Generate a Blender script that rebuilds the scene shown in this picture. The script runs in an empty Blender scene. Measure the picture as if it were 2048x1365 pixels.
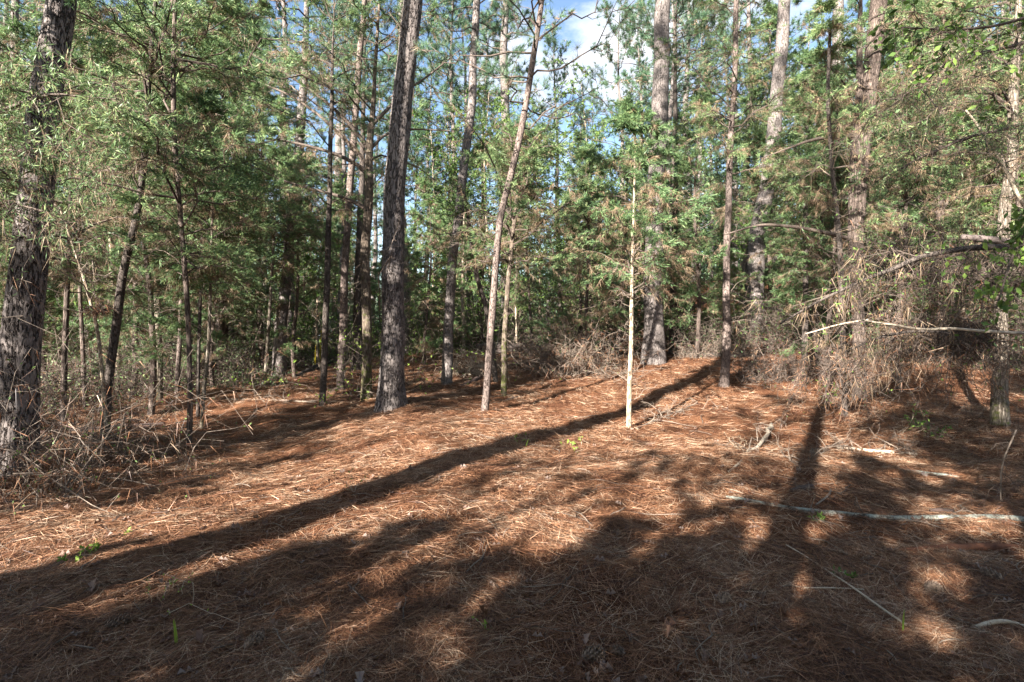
import bpy, math
import numpy as np
from mathutils import Vector

# ------------------------------------------------------------------ camera, sky, sun, exposure
R = np.random.default_rng(11)
scene = bpy.context.scene
CH = 1.6            # eye height
F = 1024.0          # focal length in photo pixels (18 mm on 36 mm, 2048 px)
HZ = 640.0          # horizon row in the photo
cam_d = bpy.data.cameras.new("camera"); cam = bpy.data.objects.new("camera", cam_d)
scene.collection.objects.link(cam)
cam_d.sensor_width = 36; cam_d.lens = 18; cam_d.shift_y = -(682.5 - HZ) / 2048
cam_d.clip_start = 0.05; cam_d.clip_end = 2000
cam.location = (0, 0, CH); cam.rotation_euler = (math.radians(90), 0, 0)
scene.camera = cam

SUN_EL = math.radians(24)
HX, HY = 0.573, 0.820                      # horizontal heading of the sunlight
sun_dir = Vector((HX * math.cos(SUN_EL), HY * math.cos(SUN_EL), -math.sin(SUN_EL)))
sd = bpy.data.lights.new("sun", 'SUN'); sd.energy = 5.0; sd.angle = math.radians(0.5); sd.color = (1.0, 0.95, 0.88)
sun = bpy.data.objects.new("sun", sd); scene.collection.objects.link(sun)
sun.rotation_euler = sun_dir.to_track_quat('-Z', 'Y').to_euler(); sun.location = (-20, -30, 30)

world = bpy.data.worlds.new("World"); scene.world = world; world.use_nodes = True
wn, wl = world.node_tree.nodes, world.node_tree.links
wn.clear()
w_out = wn.new('ShaderNodeOutputWorld'); w_bg = wn.new('ShaderNodeBackground')
sky = wn.new('ShaderNodeTexSky'); sky.sky_type = 'NISHITA'; sky.sun_disc = False
sky.sun_elevation = SUN_EL; sky.sun_rotation = math.atan2(-HX, -HY); sky.air_density = 1.0; sky.dust_density = 0.6; sky.ozone_density = 1.5
tc = wn.new('ShaderNodeTexCoord'); mp = wn.new('ShaderNodeMapping'); mp.inputs['Scale'].default_value = (1, 1, 2.2)
mp.inputs['Location'].default_value = (0.35, 0.1, 0.2)
nz = wn.new('ShaderNodeTexNoise'); nz.inputs['Scale'].default_value = 2.6; nz.inputs['Detail'].default_value = 7; nz.inputs['Roughness'].default_value = 0.6
rp = wn.new('ShaderNodeValToRGB'); rp.color_ramp.elements[0].position = 0.52; rp.color_ramp.elements[1].position = 0.66
mx = wn.new('ShaderNodeMixRGB'); mx.inputs[2].default_value = (4.6, 4.7, 4.9, 1)
wl.new(tc.outputs['Generated'], mp.inputs[0]); wl.new(mp.outputs[0], nz.inputs['Vector']); wl.new(nz.outputs['Fac'], rp.inputs[0])
wl.new(rp.outputs[0], mx.inputs[0]); wl.new(sky.outputs[0], mx.inputs[1]); wl.new(mx.outputs[0], w_bg.inputs[0])
w_bg.inputs[1].default_value = 0.05
wl.new(w_bg.outputs[0], w_out.inputs[0])

scene.view_settings.view_transform = 'Standard'; scene.view_settings.look = 'None'
scene.view_settings.gamma = 1; scene.view_settings.exposure = 2.7; scene.view_settings.use_curve_mapping = False
scene.render.engine = 'CYCLES'
scene.cycles.max_bounces = 5; scene.cycles.diffuse_bounces = 4; scene.cycles.transmission_bounces = 3; scene.cycles.glossy_bounces = 1
scene.cycles.sample_clamp_indirect = 4

# ------------------------------------------------------------------ noise and terrain
_T = np.random.default_rng(3).random((256, 256))
def vn(x, y, s, o=0.0):
    x = np.asarray(x, float) / s + o * 17.31; y = np.asarray(y, float) / s + o * 7.77
    xi = np.floor(x).astype(int); yi = np.floor(y).astype(int); fx = x - xi; fy = y - yi
    fx = fx * fx * (3 - 2 * fx); fy = fy * fy * (3 - 2 * fy)
    a = _T[xi & 255, yi & 255]; b = _T[(xi + 1) & 255, yi & 255]; c = _T[xi & 255, (yi + 1) & 255]; d = _T[(xi + 1) & 255, (yi + 1) & 255]
    return (a * (1 - fx) + b * fx) * (1 - fy) + (c * (1 - fx) + d * fx) * fy - 0.5

MOUNDS = []        # (x, y, height, radius) straw heaped at the foot of trees
def sm(t): t = np.clip(t, 0, 1); return t * t * (3 - 2 * t)
def hills(x, y):
    x = np.asarray(x, float); y = np.asarray(y, float)
    slope = np.interp(x, [-14, -9, -5, -1, 4, 8, 14, 30], [0.0, 0.004, 0.022, 0.046, 0.066, 0.125, 0.15, 0.15])
    ramp = np.where(y < 7.5, 0, np.where(y < 9.5, (y - 7.5) ** 2 / 4, y - 8.5))
    ramp = np.minimum(ramp, 30)
    z = slope * ramp
    fall = sm((6 - x) / 6) * np.clip(y - 19.5, 0, 40) * 0.065     # the ground drops away behind the low ridge
    z = z - fall
    z = z - 0.22 * sm((-3.5 - x) / 5) * sm((y - 3) / 6)            # shallow dip on the left
    return z
def H(x, y):
    z = hills(x, y)
    z = z + 0.16 * vn(x, y, 2.7, 1) + 0.06 * vn(x, y, 0.9, 2) + 0.05 * vn(x, y, 0.37, 3) + 0.028 * vn(x, y, 0.16, 4)
    for mx_, my_, mh, mr in MOUNDS:
        z = z + mh * np.exp(-((x - mx_) ** 2 + (y - my_) ** 2) / (mr * mr))
    return z
def at(px, py):
    dx = (px - 1024) / F; dz = (HZ - py) / F
    Y = np.arange(1.5, 60, 0.02); g = H(dx * Y, Y); z = CH + dz * Y
    k = np.argmax(z <= g)
    if z[k] > g[k]: k = len(Y) - 1
    return np.array([dx * Y[k], Y[k], g[k]])
def pp(px, py, Y): return np.array([(px - 1024) / F * Y, Y, CH + (HZ - py) / F * Y])
def ground(x, y): return np.array([x, y, float(H(x, y))])

# ------------------------------------------------------------------ mesh helpers
class MB:
    def __init__(s): s.v = []; s.t = []; s.q = []; s.n = 0
    def add(s, v, t=None, q=None):
        v = np.asarray(v, np.float32).reshape(-1, 3)
        if t is not None: s.t.append(np.asarray(t, np.int64).reshape(-1, 3) + s.n)
        if q is not None: s.q.append(np.asarray(q, np.int64).reshape(-1, 4) + s.n)
        s.v.append(v); s.n += len(v); return s
    def build(s, name, mat, parent=None, smooth=False, offset=None):
        me = bpy.data.meshes.new(name)
        v = np.concatenate(s.v) if s.v else np.zeros((0, 3), np.float32)
        if offset is not None: v = v - np.asarray(offset, np.float32)
        t = np.concatenate(s.t) if s.t else np.zeros((0, 3), int); q = np.concatenate(s.q) if s.q else np.zeros((0, 4), int)
        me.vertices.add(len(v)); me.vertices.foreach_set('co', v.ravel().astype(np.float32))
        me.loops.add(t.size + q.size); me.loops.foreach_set('vertex_index', np.concatenate([t.ravel(), q.ravel()]).astype(np.int32))
        me.polygons.add(len(t) + len(q))
        st = np.concatenate([np.arange(len(t)) * 3, t.size + np.arange(len(q)) * 4]).astype(np.int32)
        me.polygons.foreach_set('loop_start', st)
        me.polygons.foreach_set('use_smooth', np.full(len(st), smooth))
        me.update(calc_edges=True); me.materials.append(mat)
        o = bpy.data.objects.new(name, me); scene.collection.objects.link(o)
        if parent is not None: o.parent = parent
        return o
def norm(a): return a / np.maximum(np.linalg.norm(a, axis=-1, keepdims=True), 1e-9)
def tubes(mb, P, Rr, sides=4, cap=False):
    P = np.asarray(P, float); Rr = np.asarray(Rr, float)
    if P.ndim == 2: P = P[None]; Rr = Rr[None]
    N, K, _ = P.shape
    if N == 0: return
    T = norm(np.gradient(P, axis=1)); mean = norm(P[:, -1] - P[:, 0])
    ref = np.where((np.abs(mean[:, 2:3]) > 0.75), np.array([[1.0, 0.13, 0]]), np.array([[0, 0.05, 1.0]]))
    U = norm(np.cross(T, ref[:, None, :])); V = np.cross(T, U)
    if cap:
        P = np.concatenate([P[:, :1], P, P[:, -1:]], 1); U = np.concatenate([U[:, :1], U, U[:, -1:]], 1); V = np.concatenate([V[:, :1], V, V[:, -1:]], 1)
        Rr = np.concatenate([Rr[:, :1] * 0.02, Rr, Rr[:, -1:] * 0.02], 1); K += 2
    a = np.arange(sides) * 2 * math.pi / sides
    v = P[:, :, None] + Rr[:, :, None, None] * (np.cos(a)[None, None, :, None] * U[:, :, None] + np.sin(a)[None, None, :, None] * V[:, :, None])
    i = np.arange(N)[:, None, None] * K * sides; k = np.arange(K - 1)[None, :, None] * sides; j = np.arange(sides)[None, None, :]; j2 = (j + 1) % sides
    q = np.stack([i + k + j, i + k + j2, i + k + sides + j2, i + k + sides + j], -1)
    mb.add(v, q=q)
def blades(mb, O, D, L, W, kite=False, side=None, bend=None):
    N = len(O)
    if N == 0: return
    D = norm(D); S = norm(np.cross(D, R.normal(size=(N, 3)))) if side is None else side
    L = np.broadcast_to(L, (N,))[:, None]; W = np.broadcast_to(W, (N,))[:, None]
    if kite:
        m = O + D * L * 0.45
        v = np.stack([O, m + S * W / 2, O + D * L, m - S * W / 2], 1); mb.add(v, q=np.arange(N * 4).reshape(-1, 4))
    else:
        v = np.stack([O - S * W / 2, O + S * W / 2, O + D * L], 1); mb.add(v, t=np.arange(N * 3).reshape(-1, 3))
def ribbons(mb, P, W, S):
    N, K, _ = P.shape
    v = np.stack([P - S[:, None] * W[:, :, None] / 2, P + S[:, None] * W[:, :, None] / 2], 2)
    i = np.arange(N)[:, None] * K * 2; k = np.arange(K - 1)[None] * 2
    q = np.stack([i + k, i + k + 1, i + k + 3, i + k + 2], -1); mb.add(v, q=q)
def rows(P, s):
    """points at fraction s[N,M] along polylines P[N,K,3] -> pos[N,M,3], tangent[N,M,3]"""
    K = P.shape[1]; f = np.clip(s, 0, 0.9999) * (K - 1); k = f.astype(int); f = (f - k)[..., None]
    n = np.arange(P.shape[0])[:, None]; a = P[n, k]; b = P[n, k + 1]
    return a * (1 - f) + b * f, norm(b - a)

# ------------------------------------------------------------------ materials
def new_mat(name):
    m = bpy.data.materials.new(name); m.use_nodes = True; n = m.node_tree.nodes; n.clear()
    return m, n, m.node_tree.links
def ramp(n, pts):
    r = n.new('ShaderNodeValToRGB'); e = r.color_ramp.elements
    while len(e) < len(pts): e.new(0.5)
    for el, (p, c) in zip(e, pts): el.position = p; el.color = (*c, 1)
    return r
def leaf_mat(name, pts, trans=0.42, patch=1.2, patch_amt=0.35):
    m, n, l = new_mat(name)
    out = n.new('ShaderNodeOutputMaterial'); g = n.new('ShaderNodeNewGeometry'); oi = n.new('ShaderNodeObjectInfo')
    t = n.new('ShaderNodeTexCoord'); no = n.new('ShaderNodeTexNoise'); no.inputs['Scale'].default_value = patch; no.inputs['Detail'].default_value = 2
    l.new(t.outputs['Object'], no.inputs['Vector'])
    a = n.new('ShaderNodeMath'); a.operation = 'MULTIPLY_ADD'; a.inputs[1].default_value = 2 * patch_amt; a.inputs[2].default_value = -patch_amt
    l.new(no.outputs['Fac'], a.inputs[0])
    b = n.new('ShaderNodeMath'); b.operation = 'ADD'; l.new(g.outputs['Random Per Island'], b.inputs[0]); l.new(a.outputs[0], b.inputs[1])
    c = n.new('ShaderNodeMath'); c.operation = 'MULTIPLY_ADD'; c.inputs[1].default_value = 0.3; l.new(oi.outputs['Random'], c.inputs[0]); l.new(b.outputs[0], c.inputs[2])
    d = n.new('ShaderNodeMath'); d.operation = 'SUBTRACT'; d.inputs[1].default_value = 0.15; d.use_clamp = True; l.new(c.outputs[0], d.inputs[0])
    r = ramp(n, pts); l.new(d.outputs[0], r.inputs[0])
    df = n.new('ShaderNodeBsdfPrincipled'); df.inputs['Roughness'].default_value = 0.5; df.inputs['Specular IOR Level'].default_value = 0.35
    tr = n.new('ShaderNodeBsdfTranslucent'); mixs = n.new('ShaderNodeMixShader'); mixs.inputs[0].default_value = trans
    l.new(r.outputs[0], df.inputs['Base Color']); l.new(r.outputs[0], tr.inputs['Color'])
    l.new(df.outputs[0], mixs.inputs[1]); l.new(tr.outputs[0], mixs.inputs[2]); l.new(mixs.outputs[0], out.inputs[0])
    return m
def bark_mat(name, plate, crack, tint, scale=9.0, zs=0.35, moss=0.0, disp=0.0, fibre=False, lichen=0.0, moss_top=1.2):
    m, n, l = new_mat(name)
    out = n.new('ShaderNodeOutputMaterial'); p = n.new('ShaderNodeBsdfPrincipled'); p.inputs['Roughness'].default_value = 0.85; p.inputs['Specular IOR Level'].default_value = 0.2
    t = n.new('ShaderNodeTexCoord'); mp = n.new('ShaderNodeMapping'); mp.inputs['Scale'].default_value = (1, 1, zs)
    l.new(t.outputs['Object'], mp.inputs[0])
    wn_ = n.new('ShaderNodeTexNoise'); wn_.inputs['Scale'].default_value = scale * 1.3; wn_.inputs['Detail'].default_value = 3; l.new(mp.outputs[0], wn_.inputs['Vector'])
    ad = n.new('ShaderNodeVectorMath'); ad.operation = 'MULTIPLY_ADD'; ad.inputs[1].default_value = (0.09,) * 3
    l.new(wn_.outputs['Color'], ad.inputs[0]); l.new(mp.outputs[0], ad.inputs[2])
    fine = n.new('ShaderNodeTexNoise'); fine.inputs['Scale'].default_value = scale * 5; fine.inputs['Detail'].default_value = 4; l.new(mp.outputs[0], fine.inputs['Vector'])
    big = n.new('ShaderNodeTexNoise'); big.inputs['Scale'].default_value = 2.0; big.inputs['Detail'].default_value = 3; l.new(t.outputs['Object'], big.inputs['Vector'])
    if fibre:
        ed = n.new('ShaderNodeTexNoise'); ed.inputs['Scale'].default_value = scale * 3.5; ed.inputs['Detail'].default_value = 5
        l.new(ad.outputs[0], ed.inputs['Vector']); hsrc = ed.outputs['Fac']; lo, hi = 0.38, 0.6
    else:
        ed = n.new('ShaderNodeTexVoronoi'); ed.feature = 'DISTANCE_TO_EDGE'; ed.inputs['Scale'].default_value = scale
        l.new(ad.outputs[0], ed.inputs['Vector'])
        e2 = n.new('ShaderNodeTexVoronoi'); e2.feature = 'DISTANCE_TO_EDGE'; e2.inputs['Scale'].default_value = scale * 2.3
        l.new(ad.outputs[0], e2.inputs['Vector'])
        mm2 = n.new('ShaderNodeMath'); mm2.operation = 'MULTIPLY_ADD'; mm2.inputs[1].default_value = 0.5; l.new(e2.outputs['Distance'], mm2.inputs[0]); l.new(ed.outputs['Distance'], mm2.inputs[2])
        f3 = n.new('ShaderNodeMath'); f3.operation = 'MULTIPLY_ADD'; f3.inputs[1].default_value = 0.22; l.new(fine.outputs['Fac'], f3.inputs[0]); l.new(mm2.outputs[0], f3.inputs[2])
        hsrc = f3.outputs[0]; lo, hi = 0.11, 0.27
    mr = n.new('ShaderNodeMapRange'); mr.inputs[1].default_value = lo; mr.inputs[2].default_value = hi; mr.interpolation_type = 'SMOOTHSTEP'; l.new(hsrc, mr.inputs[0])
    cm = n.new('ShaderNodeMixRGB'); cm.inputs[1].default_value = (*crack, 1); l.new(mr.outputs[0], cm.inputs[0])
    pc = n.new('ShaderNodeMixRGB'); pc.inputs[1].default_value = (*plate, 1); pc.inputs[2].default_value = (*tint, 1); 
    bm = n.new('ShaderNodeMapRange'); bm.inputs[1].default_value = 0.35; bm.inputs[2].default_value = 0.65; l.new(fine.outputs['Fac'], bm.inputs[0])
    mu = n.new('ShaderNodeMath'); mu.operation = 'MULTIPLY'; l.new(bm.outputs[0], mu.inputs[0]); l.new(big.outputs['Fac'], mu.inputs[1]); 
    mu2 = n.new('ShaderNodeMath'); mu2.operation = 'MULTIPLY'; mu2.inputs[1].default_value = 1.6; mu2.use_clamp = True; l.new(mu.outputs[0], mu2.inputs[0])
    l.new(mu2.outputs[0], pc.inputs[0]); l.new(pc.outputs[0], cm.inputs[2]); col = cm.outputs[0]
    if moss > 0 or lichen > 0:
        mo = n.new('ShaderNodeTexNoise'); mo.inputs['Scale'].default_value = 16 if moss else 14; mo.inputs['Detail'].default_value = 5; l.new(t.outputs['Object'], mo.inputs['Vector'])
        sep = n.new('ShaderNodeSeparateXYZ'); l.new(t.outputs['Object'], sep.inputs[0])
        am = moss or lichen
        zr = n.new('ShaderNodeMapRange'); zr.inputs[1].default_value = 0.0; zr.inputs[2].default_value = moss_top; zr.inputs[3].default_value = 0.72 - 0.34 * am; zr.inputs[4].default_value = 0.72 - 0.1 * am
        l.new(sep.outputs[2], zr.inputs[0])
        sb = n.new('ShaderNodeMath'); sb.operation = 'SUBTRACT'; l.new(mo.outputs['Fac'], sb.inputs[0]); l.new(zr.outputs[0], sb.inputs[1])
        ml = n.new('ShaderNodeMath'); ml.operation = 'MULTIPLY'; ml.inputs[1].default_value = 5; ml.use_clamp = True; l.new(sb.outputs[0], ml.inputs[0])
        mm = n.new('ShaderNodeMixRGB'); mm.inputs[2].default_value = (0.085, 0.095, 0.022, 1) if moss else (0.36, 0.38, 0.32, 1)
        l.new(ml.outputs[0], mm.inputs[0]); l.new(col, mm.inputs[1]); col = mm.outputs[0]
    l.new(col, p.inputs['Base Color'])
    hs = n.new('ShaderNodeMath'); hs.operation = 'MULTIPLY_ADD'; hs.inputs[1].default_value = 0.35; l.new(fine.outputs['Fac'], hs.inputs[0]); l.new(mr.outputs[0], hs.inputs[2])
    bp = n.new('ShaderNodeBump'); bp.inputs['Strength'].default_value = 0.9; bp.inputs['Distance'].default_value = 0.02 if not fibre else 0.012
    l.new(hs.outputs[0], bp.inputs['Height']); l.new(bp.outputs[0], p.inputs['Normal']); l.new(p.outputs[0], out.inputs[0])
    if disp:
        dn = n.new('ShaderNodeDisplacement'); dn.inputs['Midlevel'].default_value = 0.7; dn.inputs['Scale'].default_value = disp
        l.new(mr.outputs[0], dn.inputs['Height']); l.new(dn.outputs[0], out.inputs['Displacement']); m.displacement_method = 'BOTH'
    return m
def wood_mat(name, c1, c2, scale=30, rough=0.8):
    m, n, l = new_mat(name)
    out = n.new('ShaderNodeOutputMaterial'); p = n.new('ShaderNodeBsdfPrincipled'); p.inputs['Roughness'].default_value = rough; p.inputs['Specular IOR Level'].default_value = 0.2
    t = n.new('ShaderNodeTexCoord'); no = n.new('ShaderNodeTexNoise'); no.inputs['Scale'].default_value = scale; no.inputs['Detail'].default_value = 4
    l.new(t.outputs['Object'], no.inputs['Vector'])
    g = n.new('ShaderNodeNewGeometry'); mixf = n.new('ShaderNodeMath'); mixf.operation = 'MULTIPLY_ADD'; mixf.inputs[1].default_value = 0.45; l.new(g.outputs['Random Per Island'], mixf.inputs[0]); l.new(no.outputs['Fac'], mixf.inputs[2])
    r = ramp(n, [(0.4, c1), (1.0, c2)]); l.new(mixf.outputs[0], r.inputs[0]); l.new(r.outputs[0], p.inputs['Base Color'])
    bp = n.new('ShaderNodeBump'); bp.inputs['Distance'].default_value = 0.006; l.new(no.outputs['Fac'], bp.inputs['Height']); l.new(bp.outputs[0], p.inputs['Normal'])
    l.new(p.outputs[0], out.inputs[0]); return m
def flat_mat(name, c, rough=0.6, var=0.15):
    m, n, l = new_mat(name)
    out = n.new('ShaderNodeOutputMaterial'); p = n.new('ShaderNodeBsdfPrincipled'); p.inputs['Roughness'].default_value = rough
    t = n.new('ShaderNodeTexCoord'); no = n.new('ShaderNodeTexNoise'); no.inputs['Scale'].default_value = 12; no.inputs['Detail'].default_value = 4; l.new(t.outputs['Object'], no.inputs['Vector'])
    r = ramp(n, [(0.3, tuple(x * (1 - var) for x in c)), (0.7, tuple(min(1, x * (1 + var)) for x in c))]); l.new(no.outputs['Fac'], r.inputs[0])
    l.new(r.outputs[0], p.inputs['Base Color']); l.new(p.outputs[0], out.inputs[0]); return m

M = {}
M['cedar'] = leaf_mat('cedar_foliage', [(0, (0.055, 0.105, 0.045)), (0.4, (0.115, 0.19, 0.075)), (0.8, (0.19, 0.27, 0.11)), (1, (0.3, 0.36, 0.15))])
M['needle'] = leaf_mat('pine_needles', [(0, (0.04, 0.09, 0.055)), (0.5, (0.085, 0.16, 0.085)), (1, (0.16, 0.24, 0.13))], trans=0.35)
M['dead'] = leaf_mat('dead_needles', [(0, (0.10, 0.06, 0.035)), (0.5, (0.22, 0.145, 0.085)), (1, (0.38, 0.28, 0.18))], trans=0.25)
M['broad'] = leaf_mat('broad_leaves', [(0, (0.05, 0.10, 0.02)), (0.6, (0.11, 0.19, 0.04)), (1, (0.22, 0.32, 0.07))], trans=0.4)
M['lime'] = leaf_mat('young_leaves', [(0, (0.12, 0.22, 0.03)), (1, (0.34, 0.46, 0.08))], trans=0.5)
M['far'] = leaf_mat('far_foliage', [(0, (0.05, 0.105, 0.06)), (0.5, (0.095, 0.175, 0.085)), (1, (0.17, 0.25, 0.12))], trans=0.35, patch=0.25, patch_amt=0.5)  # slight blue-green cast: distance haze mixed into the leaf colour
M['pine_near'] = bark_mat('pine_bark_plated', (0.11, 0.092, 0.083), (0.045, 0.033, 0.028), (0.23, 0.195, 0.178), scale=21, zs=0.22, disp=0.014)
M['pine'] = bark_mat('pine_bark', (0.12, 0.1, 0.09), (0.045, 0.033, 0.028), (0.24, 0.205, 0.187), scale=22, zs=0.24)
M['pine_red'] = bark_mat('young_pine_bark', (0.105, 0.078, 0.066), (0.04, 0.027, 0.021), (0.21, 0.162, 0.138), scale=20, zs=0.35)
M['pine_moss'] = bark_mat('mossy_bark', (0.16, 0.12, 0.09), (0.05, 0.035, 0.025), (0.26, 0.21, 0.16), scale=22, zs=0.12, fibre=True, moss=1.0, moss_top=2.5)
M['cedar_bark'] = bark_mat('cedar_bark', (0.13, 0.095, 0.077), (0.04, 0.028, 0.022), (0.23, 0.18, 0.15), scale=24, zs=0.06, fibre=True)
M['cedar_moss'] = bark_mat('mossy_cedar_bark', (0.2, 0.16, 0.125), (0.06, 0.045, 0.03), (0.34, 0.29, 0.23), scale=24, zs=0.06, fibre=True, moss=0.75, moss_top=1.6)
M['pale_bark'] = bark_mat('pale_smooth_bark', (0.36, 0.29, 0.21), (0.17, 0.12, 0.08), (0.46, 0.4, 0.31), scale=14, zs=0.3, fibre=True)
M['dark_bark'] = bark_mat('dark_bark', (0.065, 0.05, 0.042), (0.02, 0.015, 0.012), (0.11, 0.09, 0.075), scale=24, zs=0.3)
M['lichen'] = bark_mat('lichen_bark', (0.15, 0.125, 0.1), (0.05, 0.04, 0.03), (0.28, 0.25, 0.2), scale=20, zs=0.5, fibre=True, lichen=1.0, moss_top=1.0)
M['twig'] = wood_mat('twig_wood', (0.035, 0.025, 0.02), (0.13, 0.1, 0.08))
M['greytwig'] = wood_mat('bleached_twigs', (0.05, 0.038, 0.03), (0.23, 0.18, 0.14))
M['pale_wood'] = wood_mat('bleached_wood', (0.26, 0.2, 0.14), (0.5, 0.42, 0.32), scale=20)
M['red_wood'] = wood_mat('rotten_wood', (0.05, 0.022, 0.014), (0.18, 0.075, 0.04), scale=25)
M['dark_wood'] = wood_mat('dark_wet_wood', (0.02, 0.015, 0.013), (0.09, 0.06, 0.05), scale=25)
M['cutlog'] = wood_mat('cut_log_bark', (0.05, 0.038, 0.035), (0.16, 0.125, 0.11), scale=12)
M['straw'] = leaf_mat('pine_straw', [(0, (0.022, 0.009, 0.006)), (0.35, (0.105, 0.042, 0.021)), (0.7, (0.25, 0.118, 0.06)), (0.9, (0.39, 0.22, 0.125)), (1, (0.48, 0.35, 0.24))], trans=0.12, patch=1.6, patch_amt=0.42)
M['litter'] = leaf_mat('leaf_litter', [(0, (0.09, 0.045, 0.028)), (0.7, (0.16, 0.09, 0.058)), (1, (0.24, 0.18, 0.15))], trans=0.2)
M['yellow'] = flat_mat('yellow_paint', (0.5, 0.38, 0.02), 0.5, .35)
M['cone'] = wood_mat('pine_cone_scales', (0.06, 0.04, 0.03), (0.26, 0.19, 0.14), scale=60)
M['siding'] = flat_mat('pale_blue_siding', (0.36, 0.42, 0.48), 0.6); M['roofing'] = flat_mat('grey_roofing', (0.12, 0.12, 0.12), 0.8); M['pane'] = flat_mat('dark_glass', (0.02, 0.03, 0.035), 0.08)
M['whitep'] = flat_mat('white_paint', (0.7, 0.7, 0.7), 0.6)

m, n, l = new_mat('needle_floor'); M['ground'] = m
out = n.new('ShaderNodeOutputMaterial'); p = n.new('ShaderNodeBsdfPrincipled'); p.inputs['Roughness'].default_value = 0.95; p.inputs['Specular IOR Level'].default_value = 0.1
t = n.new('ShaderNodeTexCoord')
def noise(s, d=5, sc=(1, 1, 1), rz=0):
    mpp = n.new('ShaderNodeMapping'); mpp.inputs['Scale'].default_value = sc; mpp.inputs['Rotation'].default_value = (0, 0, rz); l.new(t.outputs['Object'], mpp.inputs[0])
    q = n.new('ShaderNodeTexNoise'); q.inputs['Scale'].default_value = s; q.inputs['Detail'].default_value = d; q.inputs['Roughness'].default_value = 0.65; l.new(mpp.outputs[0], q.inputs['Vector']); return q
a = noise(1.3, 5); b = noise(30, 4, (1, 4, 1), 0.5); c = noise(30, 4, (4, 1, 1), 0.2); e = noise(90, 2)
mxx = n.new('ShaderNodeMath'); mxx.operation = 'MAXIMUM'; l.new(b.outputs['Fac'], mxx.inputs[0]); l.new(c.outputs['Fac'], mxx.inputs[1])
s1 = n.new('ShaderNodeMath'); s1.operation = 'MULTIPLY_ADD'; s1.inputs[1].default_value = 0.45; l.new(a.outputs['Fac'], s1.inputs[0]); l.new(mxx.outputs[0], s1.inputs[2])
s2 = n.new('ShaderNodeMath'); s2.operation = 'MULTIPLY_ADD'; s2.inputs[1].default_value = 0.3; l.new(e.outputs['Fac'], s2.inputs[0]); l.new(s1.outputs[0], s2.inputs[2])
r = ramp(n, [(0.72, (0.03, 0.012, 0.007)), (0.9, (0.11, 0.045, 0.023)), (1.0, (0.24, 0.115, 0.058))]); l.new(s2.outputs[0], r.inputs[0]); l.new(r.outputs[0], p.inputs['Base Color'])
bp = n.new('ShaderNodeBump'); bp.inputs['Distance'].default_value = 0.03; bp.inputs['Strength'].default_value = 0.8; l.new(s2.outputs[0], bp.inputs['Height']); l.new(bp.outputs[0], p.inputs['Normal']); l.new(p.outputs[0], out.inputs[0])

# ------------------------------------------------------------------ object helpers
def tag(o, label=None, cat=None, group=None, kind=None):
    if label: o['label'] = label
    if cat: o['category'] = cat
    if group: o['group'] = group
    if kind: o['kind'] = kind
    return o
def thing(name, loc, label, cat, group=None, rz=0):
    o = bpy.data.objects.new(name, None); scene.collection.objects.link(o); o.empty_display_size = 0.2
    o.location = loc; o.rotation_euler = (0, 0, rz); return tag(o, label, cat, group)
def children(o): return [c for c in scene.collection.objects if c.parent == o]
KIDS = {}
def dup(root, loc, rz, sc=1.0, label=None, group=None):
    r_ = root.copy(); scene.collection.objects.link(r_); r_.location = loc; r_.rotation_euler = (0, 0, rz); r_.scale = (sc, sc, sc)
    if label: r_['label'] = label
    if group: r_['group'] = group
    for ch in KIDS[root.name]:
        c = ch.copy(); scene.collection.objects.link(c); c.parent = r_
    return r_

# ------------------------------------------------------------------ trees
def resample(P, Rd, seg):
    P = np.asarray(P, float); Rd = np.asarray(Rd, float)
    s = np.concatenate([[0], np.cumsum(np.linalg.norm(np.diff(P, axis=0), axis=1))])
    n_ = max(8, int(s[-1] / 0.05)); u = np.linspace(0, s[-1], n_)
    Q = np.stack([np.interp(u, s, P[:, k]) for k in range(3)], 1); r_ = np.interp(u, s, Rd)
    w = max(3, int(0.5 / 0.05) | 1); ker = np.ones(w) / w; h = w // 2
    Qp = np.concatenate([2 * Q[:1] - Q[1:h + 1][::-1], Q, 2 * Q[-1:] - Q[-h - 1:-1][::-1]])
    if len(Qp) == len(Q) + 2 * h: Q = np.stack([np.convolve(Qp[:, k], ker, 'valid') for k in range(3)], 1)
    s2 = np.concatenate([[0], np.cumsum(np.linalg.norm(np.diff(Q, axis=0), axis=1))])
    if callable(seg): t_ = seg(s2[-1])
    else: t_ = np.linspace(0, s2[-1], max(4, int(s2[-1] / seg)))
    return np.stack([np.interp(t_, s2, Q[:, k]) for k in range(3)], 1), np.interp(t_, s2, r_)
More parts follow.
